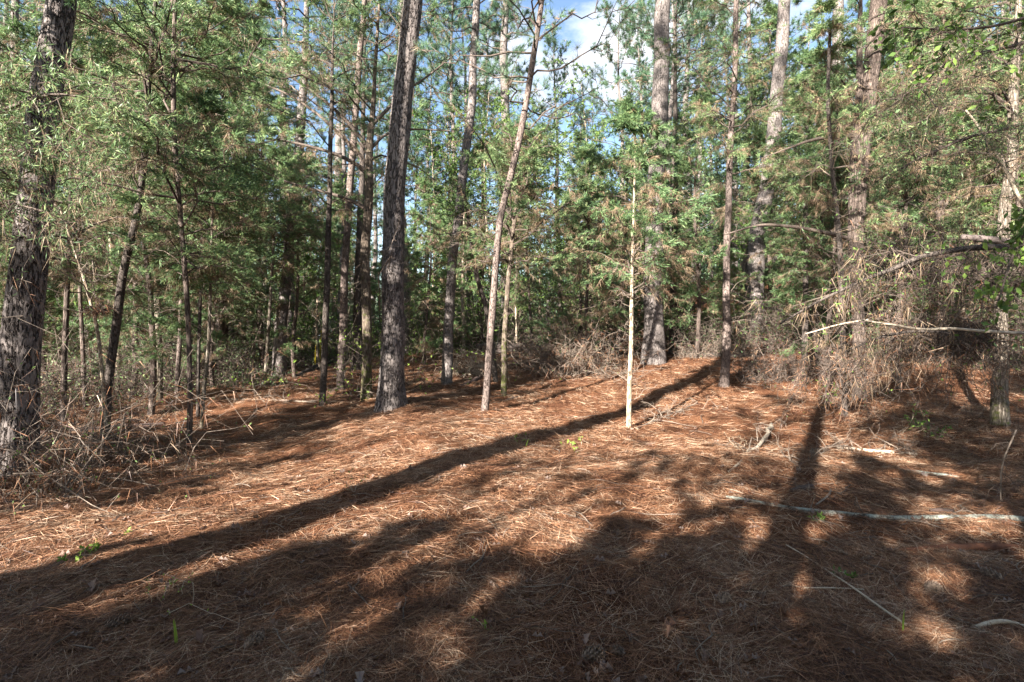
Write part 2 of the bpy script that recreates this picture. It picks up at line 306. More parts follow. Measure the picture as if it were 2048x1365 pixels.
def trunk_mb(P, Rd, sides, seg, flare=0.0, lump=0.05, seed=0):
    Q, r_ = resample(P, Rd, seg); K = len(Q); a = np.arange(sides) * 2 * math.pi / sides
    z = Q[:, 2] - Q[0, 2]
    Q = Q + np.stack([vn(z, z * 0 + seed, 0.9, 5), vn(z, z * 0 + seed, 0.8, 6), z * 0], 1) * 0.05 * np.minimum(1, z[:, None]) * min(1, r_[0] / 0.08)
    ang = r_[:, None] * (1 + lump * 2 * vn(a[None] * 1.1 + 0 * z[:, None], z[:, None] + seed + 0 * a[None], 0.6, 7) + 0 * a)
    if flare:
        lob = 0.55 + 0.45 * np.cos(a * 5 + seed) + 0.3 * np.cos(a * 3 + 1 + seed)
        ang = ang * (1 + flare * np.exp(-np.maximum(z, 0)[:, None] / (2.2 * r_[0])) * (0.4 + 0.6 * lob[None]))
    T = norm(np.gradient(Q, axis=0)); U = norm(np.cross(T, np.array([0, 1.0, 0.0]))); V = np.cross(T, U)
    v = Q[:, None] + ang[:, :, None] * (np.cos(a)[None, :, None] * U[:, None] + np.sin(a)[None, :, None] * V[:, None])
    k = np.arange(K - 1)[:, None] * sides; j = np.arange(sides)[None]; j2 = (j + 1) % sides
    mb = MB(); mb.add(v, q=np.stack([k + j, k + j2, k + sides + j2, k + sides + j], -1)); return mb
def on_trunk(P, z):
    P = np.asarray(P, float)
    return np.stack([np.interp(z, P[:, 2], P[:, 0]), np.interp(z, P[:, 2], P[:, 1]), z], -1)
def limbs(start, D, L, K, lift, droop, wig):
    N = len(start); s = np.linspace(0, 1, K)[None, :, None]; L = np.asarray(L)[:, None, None]
    lift = np.broadcast_to(lift, (N,))[:, None, None]; droop = np.broadcast_to(droop, (N,))[:, None, None]
    w = np.cumsum(R.normal(size=(N, K, 3)), 1) * wig; w = w - w[:, :1]
    return start[:, None] + D[:, None] * s * L + np.array([0, 0, 1.0]) * (lift * s - droop * s * s) * L + w * L / K
def cedar_crown(P, z0, z1, Lmax, nb=48, nt=18, nl=66, ll=0.07, lw=0.0095, dead=0.25, drop=0.25, dz=None, low=0.5, rad=None, bias=None, top_pow=0.8, az=None):
    """branches, live sprays and dead sprays of an eastern red cedar"""
    z = z0 + (z1 - z0) * R.random(nb) ** 0.9; u = (z - z0) / (z1 - z0)
    prof = np.where(u < 0.3, low + (1 - low) * u / 0.3, np.clip((1 - u) / 0.7, 0.06, 1) ** top_pow)
    L = Lmax * prof * R.uniform(0.55, 1.1, nb)
    phi = R.random(nb) * 2 * math.pi if az is None else R.uniform(az[0], az[1], nb)
    el = np.radians(R.uniform(-5, 30, nb) + 30 * u)
    D = np.stack([np.cos(phi) * np.cos(el), np.sin(phi) * np.cos(el), np.sin(el)], 1)
    B = limbs(on_trunk(P, z), D, L, 8, 0.15, drop * R.uniform(0.6, 1.5, nb), 0.35)
    wood = MB(); r0 = 0.004 + 0.0075 * L; tubes(wood, B, r0[:, None] * np.linspace(1, 0.2, 8)[None], 4)
    s = np.clip(R.uniform(0.18, 1.02, (nb, nt)), 0, 1); q, T = rows(B, s); q = q.reshape(-1, 3); T = T.reshape(-1, 3); s = s.ravel(); Lr = np.repeat(L, nt); ur = np.repeat(u, nt)
    sd_ = norm(np.cross(T, [0, 0, 1.0])) * R.choice([-1, 1], len(q))[:, None]
    TD = norm(0.7 * T + 0.8 * sd_ + R.normal(size=q.shape) * 0.35 + np.array([0, 0, 0.12]))
    TL = (0.32 * Lr * (1.15 - s) + 0.14) * R.uniform(0.6, 1.3, len(q))
    W = limbs(q, TD, TL, 5, 0.1, 0.3, 0.4); tubes(wood, W, np.full((len(q), 5), 1) * (0.0028 + 0.002 * TL[:, None]) * np.linspace(1, .4, 5)[None], 3)
    dp = np.clip(dead * (1.6 - 1.5 * ur) * (1.4 - 0.8 * s), 0, 0.95)
    dd = R.random(len(q)) < dp
    green = MB(); brown = MB()
    g = W[~dd]; s2 = R.random((len(g), nl)) ** 0.8; o, T2 = rows(g, s2); o = o.reshape(-1, 3); T2 = T2.reshape(-1, 3)
    dirn = norm(T2 + 0.48 * R.normal(size=o.shape) + np.array([0, 0, 0.1]))
    blades(green, o + 0.012 * R.normal(size=o.shape), dirn, ll * R.uniform(0.5, 1.3, len(o)), lw * R.uniform(0.7, 1.4, len(o)), kite=True)
    d_ = W[dd]; k2 = max(4, int(nl * 0.8)); s2 = R.random((len(d_), k2)); o, T2 = rows(d_, s2); o = o.reshape(-1, 3); T2 = T2.reshape(-1, 3)
    dirn = norm(0.5 * T2 + 0.5 * R.normal(size=o.shape) + np.array([0, 0, -0.75]))
    blades(brown, o, dirn, ll * 1.7 * R.uniform(0.5, 1.3, len(o)), lw * 0.42)
    return wood, green, brown
def pine_crown(P, z0, z1, Lmax, nb=34, nt=9, nn=20, nlen=0.17, nw=0.006, tufts=3, dead=0.06, r0=0.03, up=0.35):
    z = np.linspace(z0, z1, nb) + R.normal(size=nb) * 0.15; u = np.clip((z - z0) / (z1 - z0), 0, 1)
    L = Lmax * np.where(u < 0.35, 0.65 + u, 1.0 - 0.75 * (u - 0.35) / 0.65) * R.uniform(0.6, 1.1, nb)
    phi = np.arange(nb) * 2.4 + R.normal(size=nb) * 0.4; el = np.radians(R.uniform(-12, 18, nb) + 35 * u)
    D = np.stack([np.cos(phi) * np.cos(el), np.sin(phi) * np.cos(el), np.sin(el)], 1)
    B = limbs(on_trunk(P, z), D, L, 9, -0.1, -up * R.uniform(0.3, 1.0, nb), 0.45)
    wood = MB(); tubes(wood, B, (r0 * (0.4 + 0.6 * L / Lmax))[:, None] * np.linspace(1, 0.18, 9)[None], 5)
    s = R.uniform(0.3, 1.0, (nb, nt)); q, T = rows(B, s); q = q.reshape(-1, 3); T = T.reshape(-1, 3); s = s.ravel(); Lr = np.repeat(L, nt)
    sd_ = norm(np.cross(T, [0, 0, 1.0])) * R.choice([-1, 1], len(q))[:, None]
    TD = norm(0.8 * T + 0.7 * sd_ + R.normal(size=q.shape) * 0.35 + np.array([0, 0, 0.3]))
    TL = (0.28 * Lr * (1.2 - s) + 0.15) * R.uniform(0.6, 1.3, len(q))
    W = limbs(q, TD, TL, 5, 0.0, -0.3, 0.4); tubes(wood, W, np.full((len(q), 5), 1) * 0.3 * r0 * np.linspace(1, .45, 5)[None], 3)
    s2 = np.concatenate([np.ones((len(W), 1)) * 0.98, R.uniform(0.45, 1, (len(W), tufts - 1))], 1); o, T2 = rows(W, s2); o = o.reshape(-1, 3); T2 = T2.reshape(-1, 3)
    dd = R.random(len(o)) < dead; green = MB(); brown = MB()
    for mbx, sel, dn in ((green, ~dd, 0.0), (brown, dd, -0.8)):
        oo = np.repeat(o[sel], nn, 0); TT = np.repeat(T2[sel], nn, 0)
        dirn = norm(TT * 0.75 + R.normal(size=oo.shape) * 0.62 + np.array([0, 0, dn]))
        blades(mbx, oo, dirn, nlen * R.uniform(0.75, 1.2, len(oo)), nw)
    return wood, green, brown
def bare_twigs(P, z0, z1, Lmax, nb=14, nt=5, r0=0.012, leaves=0, lm=0.04, drop=0.1):
    z = R.uniform(z0, z1, nb); L = Lmax * R.uniform(0.3, 1, nb); phi = R.random(nb) * 6.283; el = np.radians(R.uniform(-10, 50, nb))
    D = np.stack([np.cos(phi) * np.cos(el), np.sin(phi) * np.cos(el), np.sin(el)], 1)
    B = limbs(on_trunk(P, z), D, L, 8, 0.1, drop, 0.8); wood = MB(); tubes(wood, B, r0 * np.linspace(1, 0.2, 8)[None] * (0.4 + 0.6 * L[:, None] / Lmax), 4)
    s = R.uniform(0.2, 1.0, (nb, nt)); q, T = rows(B, s); q = q.reshape(-1, 3); T = T.reshape(-1, 3)
    TD = norm(T + R.normal(size=q.shape) * 0.7); TL = 0.3 * np.repeat(L, nt) * R.uniform(0.5, 1.4, len(q)); W = limbs(q, TD, TL, 5, 0.0, 0.1, 0.9)
    tubes(wood, W, np.full((len(q), 5), 0.3 * r0) * np.linspace(1, .4, 5)[None], 3); gl = MB()
    if leaves:
        s2 = R.random((len(W), leaves)); o, T2 = rows(W, s2); o = o.reshape(-1, 3); T2 = T2.reshape(-1, 3)
        blades(gl, o, norm(T2 + R.normal(size=o.shape) * 0.8), lm * R.uniform(0.6, 1.3, len(o)), lm * 0.5, kite=True)
    return wood, gl
def attach(root, wood, green=None, brown=None, gm='cedar', wm='twig'):
    if wood is not None and wood.n: wood.build('branches', M[wm], root)
    if green is not None and green.n: green.build('crown', M[gm], root)
    if brown is not None and brown.n: brown.build('dead_foliage', M['dead'], root)

def photo_trunk(pix, Htot, lean=0.3):
    """pix: [(px, py, width_px)...] from the foot upward; returns base, relative points, radii"""
    b = at(pix[0][0], pix[0][1]); Y = b[1]
    pts = [pp(x, y, Y) - b for x, y, w in pix]; pts[0][2] = -0.12; rad = [w / 2 * Y / F / math.sqrt(1 + ((x - 1024) / F) ** 2) for x, y, w in pix]
    d = (pts[-1] - pts[-2]) / max(0.1, pts[-1][2] - pts[-2][2]); z = pts[-1][2]; zt = z; r_ = rad[-1]; cur = pts[-1].copy()
    while zt < Htot:
        st = min(1.5, Htot - zt + 1e-3); zt += st; d = d * (1 - 0.18 * (1 - lean)); cur = cur + np.array([d[0] * st, 0.0, st]); pts.append(cur.copy()); rad.append(max(0.012, r_ * (Htot - zt) / max(0.5, Htot - z) ))
    return b, np.array(pts), np.array(rad)

HERO = []
def hero(name, label, cat, kind, pix, Htot, bark, z0=None, Lmax=1.6, dense=False, flare=0.25, group=None, **kw):
    b, P, rad = photo_trunk(pix, Htot); root = thing(name, b, label, cat, group); HERO.append((b[0], b[1])); MOUNDS.append((b[0] + .05, b[1] - .05, .03 + .15 * rad[0], .16 + 1.6 * rad[0]))
    near = b[1] < 12
    if dense:
        seg = lambda tot: np.concatenate([np.arange(0, min(7.8, tot), 0.013), np.arange(min(7.8, tot), tot, 0.15), [tot]])
        mb = trunk_mb(P, rad, 150 if rad[0] > 0.15 else 90, seg, flare, seed=len(HERO))
    else:
        mb = trunk_mb(P, rad, 18 if rad[0] > 0.06 else 12, 0.07 if near else 0.15, flare, seed=len(HERO))
    mb.build('trunk', M[bark], root, smooth=True)
    if kind == 'pine':
        w, g, d = pine_crown(P, z0 or Htot * 0.5, Htot, Lmax, r0=max(0.02, rad[0] * 0.16), **kw); attach(root, w, g, d, 'needle')
        if b[1] < 25:      # short dead stubs and twigs on the bare part of the stem
            w2, _ = bare_twigs(P, 1.5, z0 or Htot * 0.5, Lmax * 0.45, nb=10, nt=4, r0=0.012); w2.build('dead_twigs', M['twig'], root)
    elif kind == 'cedar':
        w, g, d = cedar_crown(P, z0 or 1.5, Htot * 1.15 if b[1] < 12 and Htot > 5.5 else Htot, Lmax * 1.15, **kw); attach(root, w, g, d, 'cedar')
        w2, _ = bare_twigs(P, 0.3, (z0 or 1.5) + 1, Lmax * 0.5, nb=12, nt=5, r0=0.007); w2.build('dead_twigs', M['greytwig'], root)
    elif kind == 'bare':
        w, g = bare_twigs(P, z0 or 1.0, Htot, Lmax, **kw); w.build('branches', M['greytwig' if bark == 'pale_bark' else 'twig'], root)
        if g.n: g.build('crown', M['broad'], root)
    return root

t2b = at(780, 815); MOUNDS.append((t2b[0] + 0.25, t2b[1] - 0.15, 0.10, 0.55)); t1b = at(20, 945); MOUNDS.append((t1b[0], t1b[1], 0.08, 0.6))
t13b = at(1307, 725); MOUNDS.append((t13b[0], t13b[1], 0.10, 0.8))

hero('pine_tree', 'thick plated-bark pine at the left edge, trunk crossing a bright cedar spray', 'pine tree', 'pine',
     [(20, 950, 92), (42, 700, 84), (62, 500, 78), (78, 300, 72), (108, 130, 64), (122, 0, 60)], 17, 'pine_near', z0=10, Lmax=3.0, dense=True, flare=0.6)
hero('pine_tree', 'tall thick pine in the clearing with a straw mound at its foot', 'pine tree', 'pine',
     [(780, 820, 50), (783, 700, 46), (784, 600, 45), (787, 400, 42), (803, 200, 40), (828, 0, 36)], 18, 'pine_near', z0=10.5, Lmax=3.0, dense=True, flare=0.6)
hero('cedar_tree', 'grey-brown mossy-footed tree forking high, just left of the thick clearing pine', 'tree', 'cedar',
     [(733, 806, 23), (733, 700, 20), (732, 500, 19), (738, 360, 17), (739, 285, 15), (748, 180, 8), (756, 60, 6)], 9.5, 'pine_moss', z0=4.0, Lmax=2.3, nb=40, low=0.9, dead=0.35, flare=0.3)
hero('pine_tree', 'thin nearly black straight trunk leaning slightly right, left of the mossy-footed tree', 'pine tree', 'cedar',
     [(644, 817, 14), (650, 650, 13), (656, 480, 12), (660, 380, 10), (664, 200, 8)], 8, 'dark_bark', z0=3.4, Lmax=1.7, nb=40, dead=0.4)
hero('pine_tree', 'slim sunlit pinkish pine standing between the black trunk and the mossy-footed tree', 'pine tree', 'pine',
     [(681, 782, 17), (684, 700, 16), (690, 560, 15), (698, 400, 14), (712, 230, 13), (722, 100, 12)], 13, 'pine_red', z0=7, Lmax=2.2, nn=16)
hero('pine_tree', 'medium pine right of the thick clearing pine, curving right at mid height', 'pine tree', 'pine',
     [(893, 774, 22), (898, 650, 20), (905, 540, 18), (922, 380, 18), (938, 260, 17), (948, 130, 15), (953, 0, 14)], 14, 'pine', z0=8, Lmax=2.3, dense=False)
hero('pine_tree', 'slender reddish pine with a strong lean right and an open needle crown against sky', 'pine tree', 'pine',
     [(968, 826, 15), (983, 650, 14), (988, 560, 13), (1003, 420, 13), (1035, 290, 13), (1062, 150, 12), (1082, 0, 10)], 10, 'pine_red', z0=4.7, Lmax=2.2, nb=34, nt=9, nn=26, nlen=0.16, nw=0.004, tufts=3)
hero('young_cedar', 'thin green-mossed trunk right of the leaning reddish pine', 'cedar tree', 'cedar',
     [(1007, 796, 12), (1008, 700, 11), (1016, 560, 9), (1028, 450, 8), (1040, 330, 6)], 5.2, 'pine_moss', z0=2.5, Lmax=2.2, nb=56, dead=0.4)
hero('crooked_tree', 'dark crooked stem directly behind the leaning reddish pine', 'tree', 'bare',
     [(993, 768, 10), (985, 700, 10), (975, 625, 10), (955, 560, 9), (944, 510, 8), (935, 430, 7), (928, 380, 5)], 5.0, 'dark_bark', z0=2, Lmax=1.6, nb=18, leaves=14, lm=0.06)
hero('cedar_sapling', 'pale sunlit sapling alone on the bright straw, bare below its feathery spray', 'sapling', 'cedar',
     [(1257, 860, 11), (1259, 760, 9.5), (1262, 620, 8), (1265, 520, 6)], 4.8, 'pale_bark', z0=1.65, Lmax=1.2, nb=40, dead=0.4, drop=.35, low=1.0)
hero('pine_tree', 'stout pine on the rise right of centre, sunlit patch at its foot', 'pine tree', 'pine',
     [(1307, 728, 44), (1307, 640, 38), (1307, 560, 37), (1312, 380, 35), (1320, 200, 33), (1326, 0, 30)], 18, 'pine', z0=11, Lmax=3.2, flare=0.4, nw=0.009)
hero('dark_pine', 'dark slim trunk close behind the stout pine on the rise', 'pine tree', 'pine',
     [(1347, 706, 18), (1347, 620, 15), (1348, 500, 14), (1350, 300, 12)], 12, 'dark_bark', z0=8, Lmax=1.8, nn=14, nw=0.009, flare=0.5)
hero('pine_tree', 'reddish pine with sunlit pale foot and moss at its base, right of the rise', 'pine tree', 'cedar',
     [(1447, 777, 21), (1453, 680, 17), (1454, 560, 15), (1457, 380, 13), (1467, 180, 11), (1473, 0, 10)], 9.5, 'pine_red', z0=3.6, Lmax=1.8, nb=48, dead=0.4)
hero('pine_tree', 'large pale pine on the hillside behind the twig heap, right of centre', 'pine tree', 'pine',
     [(1507, 668, 42), (1510, 560, 37), (1514, 460, 34), (1536, 370, 31), (1548, 260, 29), (1562, 100, 27), (1570, 0, 25)], 19, 'pine', z0=12, Lmax=3.2, flare=0.2, nw=0.010)
hero('cedar_tree', 'big grey cedar trunk splitting into two stems, in the right third', 'cedar tree', 'cedar',
     [(1722, 806, 33), (1720, 720, 30), (1712, 600, 25), (1706, 470, 24), (1709, 370, 25), (1713, 285, 25), (1722, 180, 15), (1722, 60, 12)], 8, 'cedar_bark', z0=4.2, Lmax=1.8, nb=26, dead=0.4, flare=0.3)
t17 = HERO[-1]
hero('dark_cedar', 'dark thin trunk hung with straw, in front of the two-stemmed cedar', 'cedar tree', 'cedar',
     [(1690, 838, 12), (1686, 700, 12), (1680, 500, 11), (1664, 330, 9), (1655, 200, 8), (1660, 60, 7)], 6.0, 'dark_bark', z0=2.6, Lmax=1.1, nb=22, dead=0.5)
hero('dark_cedar', 'dark straight stem on the hillside between the large pale pine and two-stemmed cedar', 'cedar tree', 'cedar',
     [(1608, 735, 13), (1610, 600, 12), (1612, 450, 11), (1614, 300, 9)], 7, 'dark_bark', z0=2.6, Lmax=1.7, nb=44, dead=0.35)
hero('mossy_tree', 'broad moss-footed trunk at the right edge below tangled dead branches', 'tree', 'cedar',
     [(2000, 858, 40), (1996, 760, 34), (2000, 650, 30), (2008, 500, 28), (2020, 300, 25), (2032, 100, 20)], 7.5, 'cedar_moss', z0=2.9, Lmax=2.2, nb=40, dead=0.6, flare=0.35)
hero('leaning_pine', 'slim sunlit pine leaning right on the hillside, right of the two-stemmed cedar', 'pine tree', 'pine',
     [(1768, 560, 13), (1790, 440, 14), (1810, 360, 16), (1832, 290, 17), (1862, 190, 14), (1880, 80, 12)], 13, 'pine_red', z0=8.5, Lmax=2.2, nw=0.012)
hero('pine_tree', 'thick bright-barked pine far back on the right hillside', 'pine tree', 'pine',
     [(1885, 520, 34), (1880, 430, 31), (1873, 340, 28), (1868, 200, 25), (1866, 60, 22)], 17, 'pine', z0=10, Lmax=3.0, nw=0.014)
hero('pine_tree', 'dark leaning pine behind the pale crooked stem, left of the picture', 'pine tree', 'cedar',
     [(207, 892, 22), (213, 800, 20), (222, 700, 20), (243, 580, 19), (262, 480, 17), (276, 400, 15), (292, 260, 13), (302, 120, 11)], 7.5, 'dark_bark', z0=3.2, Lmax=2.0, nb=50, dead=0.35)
hero('crooked_sapling', 'pale crooked stem bending left above a dark knot, near the left edge', 'sapling', 'bare',
     [(218, 893, 10), (210, 800, 9), (203, 720, 8.5), (196, 650, 8), (186, 620, 8), (168, 550, 7), (148, 500, 5)], 3.0, 'pale_bark', z0=1.4, Lmax=0.9, nb=10, leaves=0)
hero('cedar_tree', 'slim reddish cedar with bare straight lower stem, in front on the left', 'cedar tree', 'cedar',
     [(377, 898, 13), (381, 800, 12), (380, 690, 11), (373, 560, 11), (360, 430, 11), (347, 280, 11), (345, 120, 10), (350, 0, 8)], 6.2, 'cedar_bark', z0=2.15, Lmax=1.9, nb=64, dead=0.3)
hero('cedar_sapling', 'curved slender stem just right of the slim reddish cedar on the left', 'sapling', 'cedar',
     [(402, 862, 8), (408, 780, 8), (417, 700, 7.5), (420, 600, 6.5), (423, 500, 5)], 4.2, 'cedar_moss', z0=2.0, Lmax=1.2, nb=30, dead=0.3)
hero('cedar_tree', 'shaggy dark stem with a low fork, between the left-edge pine and crooked stem', 'cedar tree', 'cedar',
     [(125, 880, 14), (127, 780, 14), (133, 660, 13), (138, 520, 11), (140, 380, 9)], 5.6, 'cedar_bark', z0=2.0, Lmax=1.7, nb=54, dead=0.55)
hero('pine_tree', 'mid-sized dark pine at the foot of the fallen log, left of centre', 'pine tree', 'pine',
     [(556, 757, 28), (561, 680, 26), (570, 590, 24), (581, 490, 23), (592, 400, 21), (602, 250, 19)], 14, 'pine', z0=7.5, Lmax=2.6, nw=0.009)
hero('cedar_tree', 'mossy-based short dark trunk in the left thicket, shaded by low sprays', 'cedar tree', 'cedar',
     [(318, 805, 19), (317, 700, 17), (316, 600, 15), (314, 480, 13), (312, 350, 10)], 6.8, 'cedar_moss', z0=2.2, Lmax=2.0, nb=60, dead=0.4)
hero('cedar_tree', 'thin reddish stem right of the mossy-based dark trunk in the left thicket', 'cedar tree', 'cedar',
     [(354, 797, 11), (358, 700, 10), (362, 620, 9), (366, 500, 8)], 6, 'pine_red', z0=2.4, Lmax=1.7, nb=46, dead=0.4)
hero('cedar_sapling', 'slender bare-stemmed sapling left of the mid-sized dark pine', 'sapling', 'cedar',
     [(528, 777, 7), (536, 680, 7), (543, 560, 6), (550, 450, 5)], 5.5, 'cedar_moss', z0=2.8, Lmax=1.3, nb=36, dead=0.35)
hero('cedar_tree', 'straight greyish thin trunk rising in front of the left thicket, beside the shaggy stem', 'cedar tree', 'cedar',
     [(172, 822, 11), (166, 720, 10), (160, 600, 9), (158, 450, 8)], 6.4, 'cedar_bark', z0=2.4, Lmax=1.9, nb=50, dead=0.45)
hero('cedar_sapling', 'dark slender stem right behind the curved sapling on the left', 'sapling', 'cedar',
     [(396, 838, 8), (397, 740, 8), (400, 620, 7), (404, 480, 6)], 5.5, 'dark_bark', z0=2.2, Lmax=1.6, nb=44, dead=0.4)
hero('distant_pine', 'greyish-blue pine trunk behind the slim sunlit pinkish pine', 'pine tree', 'pine',
     [(660, 716, 25), (664, 640, 23), (670, 520, 21), (676, 400, 19), (680, 250, 17)], 15, 'pine', z0=9, Lmax=2.6, nw=0.012)
hero('dark_pine', 'dark flared trunk behind the mossy-footed tree, seen between it and the pinkish pine', 'pine tree', 'pine',
     [(712, 745, 24), (714, 690, 20), (716, 600, 17), (720, 480, 15)], 13, 'dark_bark', z0=8, Lmax=2.2, nn=14, nw=0.012, flare=0.4)
hero('young_tree', 'thin sunlit pole stem on the ridge between two centre pines', 'sapling', 'cedar',
     [(928, 706, 8), (926, 640, 7), (924, 560, 6), (926, 480, 5)], 6, 'pale_bark', z0=3.0, Lmax=1.4, nb=36, dead=0.2)
hero('young_tree', 'grey stem on the ridge just left of the leaning reddish pine', 'tree', 'cedar',
     [(957, 700, 13), (960, 640, 12), (962, 560, 11), (964, 450, 9)], 8, 'cedar_bark', z0=3.2, Lmax=1.8, nb=44, dead=0.3)
hero('thin_tree', 'dark thin stem curving through the foliage above the brush heap, centre right', 'sapling', 'bare',
     [(1135, 700, 7), (1128, 640, 7), (1118, 600, 6), (1122, 560, 6), (1108, 510, 5)], 4.6, 'dark_bark', z0=1.5, Lmax=1.2, nb=16, leaves=16, lm=0.07)
hero('cedar_tree', 'bushy cedar right behind the lone pale sapling', 'cedar tree', 'cedar',
     [(1235, 715, 9), (1240, 640, 9), (1246, 560, 8), (1252, 420, 7)], 6.4, 'cedar_bark', z0=1.7, Lmax=1.9, nb=66, dead=0.3)

# second stem and big limbs of the two-stemmed cedar, arching limbs of the forking tree
def limb_from_pixels(root, Y, pix, mat, name='limb', dY=None, seg=0.06):
    b = np.array(root.location); pts = [pp(x, y, Y + (0 if dY is None else dY * i)) - b for i, (x, y, w) in enumerate(pix)]
    rad = [w / 2 * Y / F for x, y, w in pix]; Q, r_ = resample(pts, rad, seg)
    mb = MB(); tubes(mb, Q, r_, 10); return mb.build(name, M[mat], root, smooth=True), Q
def find(label_part): return [o for o in scene.collection.objects if o.parent is None and label_part in o.get('label', '')][0]
ced = find('splitting into two'); Yc = ced.location[1]
limb_from_pixels(ced, Yc, [(1712, 560, 14), (1718, 420, 22), (1724, 300, 28), (1736, 200, 28), (1748, 90, 30), (1758, 0, 30), (1775, -160, 22), (1790, -330, 12)], 'cedar_bark', 'second_stem')
limb_from_pixels(ced, Yc, [(1708, 272, 9), (1670, 272, 8), (1620, 280, 6), (1570, 300, 4), (1520, 318, 2)], 'twig', dY=0.05)
limb_from_pixels(ced, Yc, [(1706, 480, 9), (1670, 470, 8), (1600, 455, 7), (1520, 448, 5), (1450, 470, 3)], 'twig', dY=-0.08)
frk = find('forking high'); Yf = frk.location[1]
for pix, dy in [([(738, 300, 9), (712, 262, 8), (660, 210, 6), (600, 165, 4.5), (540, 130, 3), (480, 95, 2)], -0.12),
            ([(736, 330, 9), (700, 290, 8), (650, 240, 6), (590, 195, 4.5), (520, 165, 3), (450, 150, 2)], 0.08),
            ([(738, 345, 8), (690, 315, 7), (630, 295, 5.5), (560, 280, 4), (490, 275, 2)], -0.05),
            ([(736, 420, 9), (690, 395, 7), (620, 378, 5), (560, 360, 4), (500, 330, 2)], -0.1),
            ([(744, 250, 8), (770, 225, 7), (800, 190, 5), (860, 150, 4), (920, 100, 2)], 0.1),
            ([(740, 300, 6), (775, 262, 5), (820, 258, 4), (900, 262, 2)], 0.1)]:
    limb_from_pixels(frk, Yf, pix, 'twig', dY=dy)
kn = find('bending left above'); kb = np.array(kn.location)

# ------------------------------------------------------------------ ordinary trees of the wood (one of each kind, then copies)
def variant(name, label, cat, group, kind, Ht, r_, **kw):
    root = thing(name, (0, 0, -100), label, cat, group); bend = R.normal(size=2) * 0.02
    z = np.linspace(-0.2, Ht, 9); P = np.stack([bend[0] * z + 0.12 * np.sin(z * 0.7 + R.random() * 6) * (z > 0), bend[1] * z + 0.1 * np.cos(z * 0.6 + R.random() * 6) * (z > 0), z], 1)
    rad = np.maximum(0.008, r_ * (1 - np.clip(z, 0, None) / Ht * 0.92)); bark = kw.pop('bark', 'pine')
    trunk_mb(P, rad, 12, 0.2, 0.25, seed=len(KIDS)).build('trunk', M[bark], root, smooth=True)
    if kind == 'pine': w, g, d = pine_crown(P, kw.pop('z0'), Ht, kw.pop('Lmax'), r0=r_ * 0.16, **kw); attach(root, w, g, d, 'needle')
    elif kind == 'cedar': w, g, d = cedar_crown(P, kw.pop('z0'), Ht, kw.pop('Lmax'), **kw); attach(root, w, g, d, 'cedar')
    elif kind == 'bare':
        w, g = bare_twigs(P, kw.pop('z0'), Ht, kw.pop('Lmax'), **kw); w.build('branches', M['greytwig'], root)
        if g.n: g.build('crown', M['broad'], root)
    KIDS[root.name] = children(root); root['_used'] = 0; return root
GP = 'tall pines among the background trees'; GC = 'cedars filling the background thicket'; GS = 'thin leafy stems in the background'
pines = [variant('pine_tree', 'tall straight background pine with bare lower trunk and high needle crown', 'pine tree', GP, 'pine', h, r_, z0=h * zf, Lmax=L, nb=40, nt=10, nn=12, nlen=0.24, nw=0.02, tufts=4, dead=0.08)
         for h, r_, zf, L in ((19, .22, .42, 3.2), (22, .26, .5, 3.4), (16, .17, .35, 2.8), (20, .2, .32, 3.0))]
cedars = [variant('cedar_tree', 'bushy green and brown cedar packed into the background thicket', 'cedar tree', GC, 'cedar', h, r_, z0=z0, Lmax=L, nb=int(8 * h + 14), nt=15, nl=62, ll=0.09, lw=0.0125, dead=dd, top_pow=.6, bark='cedar_bark')
          for h, r_, z0, L, dd in ((10, .09, .9, 2.3, .3), (8.5, .07, .6, 2.1, .4), (12, .1, 1.3, 2.5, .22), (5, .05, .3, 1.7, .5), (9.5, .08, 1.0, 2.3, .18))]
stems = [variant('thin_tree', 'thin leafy understorey stem in the background wood', 'sapling', GS, 'bare', h, r_, z0=1.0, Lmax=L, nb=34, nt=8, r0=0.014, leaves=34, lm=0.065, bark='pale_bark') for h, r_, L in ((6, .04, 1.7), (8, .05, 2.0), (4.5, .03, 1.5))]
def place(var, x, y, sc=1.0, label=None, group=None):
    g = ground(x, y); rz = R.random() * 6.28
    if not var['_used'] and label is None:
        var['_used'] = 1; var.location = g; var.rotation_euler = (0, 0, rz); var.scale = (sc, sc, sc); return var
    return dup(var, g, rz, sc, label, group)
def X(px, Y): return (px - 1024) / F * Y
placed = list(HERO)
def free(x, y, d): return all((x - a_) ** 2 + (y - b_) ** 2 > d * d for a_, b_ in placed)
def scatter(vs, n_, ylo, yhi, pxlo, pxhi, d, smin=0.8, smax=1.2, skip=None):
    k = 0; tries = 0
    while k < n_ and tries < 4000:
        tries += 1; y = math.sqrt(R.uniform(ylo ** 2, yhi ** 2)); px = R.uniform(pxlo, pxhi); x = X(px, y)
        if skip and skip(px, y): continue
        if (1465 < px < 1575 and y < 20) or (1275 < px < 1345 and y < 15): continue      # keep the stout hillside pines in view
        if not free(x, y, d): continue
        placed.append((x, y)); place(vs[R.integers(len(vs))], x, y, R.uniform(smin, smax)); k += 1
gap = lambda px, y: 1060 < px < 1230
scatter(cedars, 22, 9.0, 18, -250, 560, 1.1, .7, 1.1)
for v, px, Y, sc_ in [(1, 590, 13.5, .85), (3, 850, 15.5, 1.1), (1, 1060, 15.5, .75), (3, 1170, 14.5, 1.2), (4, 1390, 14.5, .8), (1, 1660, 10.5, .8), (4, 1640, 13, .8), (1, 1800, 10, .85)]: placed.append((X(px, Y), Y)); place(cedars[v], X(px, Y), Y, sc_)
scatter(cedars, 10, 19, 34, 480, 1180, 1.6, .6, 1.0, skip=lambda px, y: 690 < px < 900 and y < 22)
scatter(cedars, 5, 14.5, 19, 1080, 1470, 1.4, 0.5, 0.75)
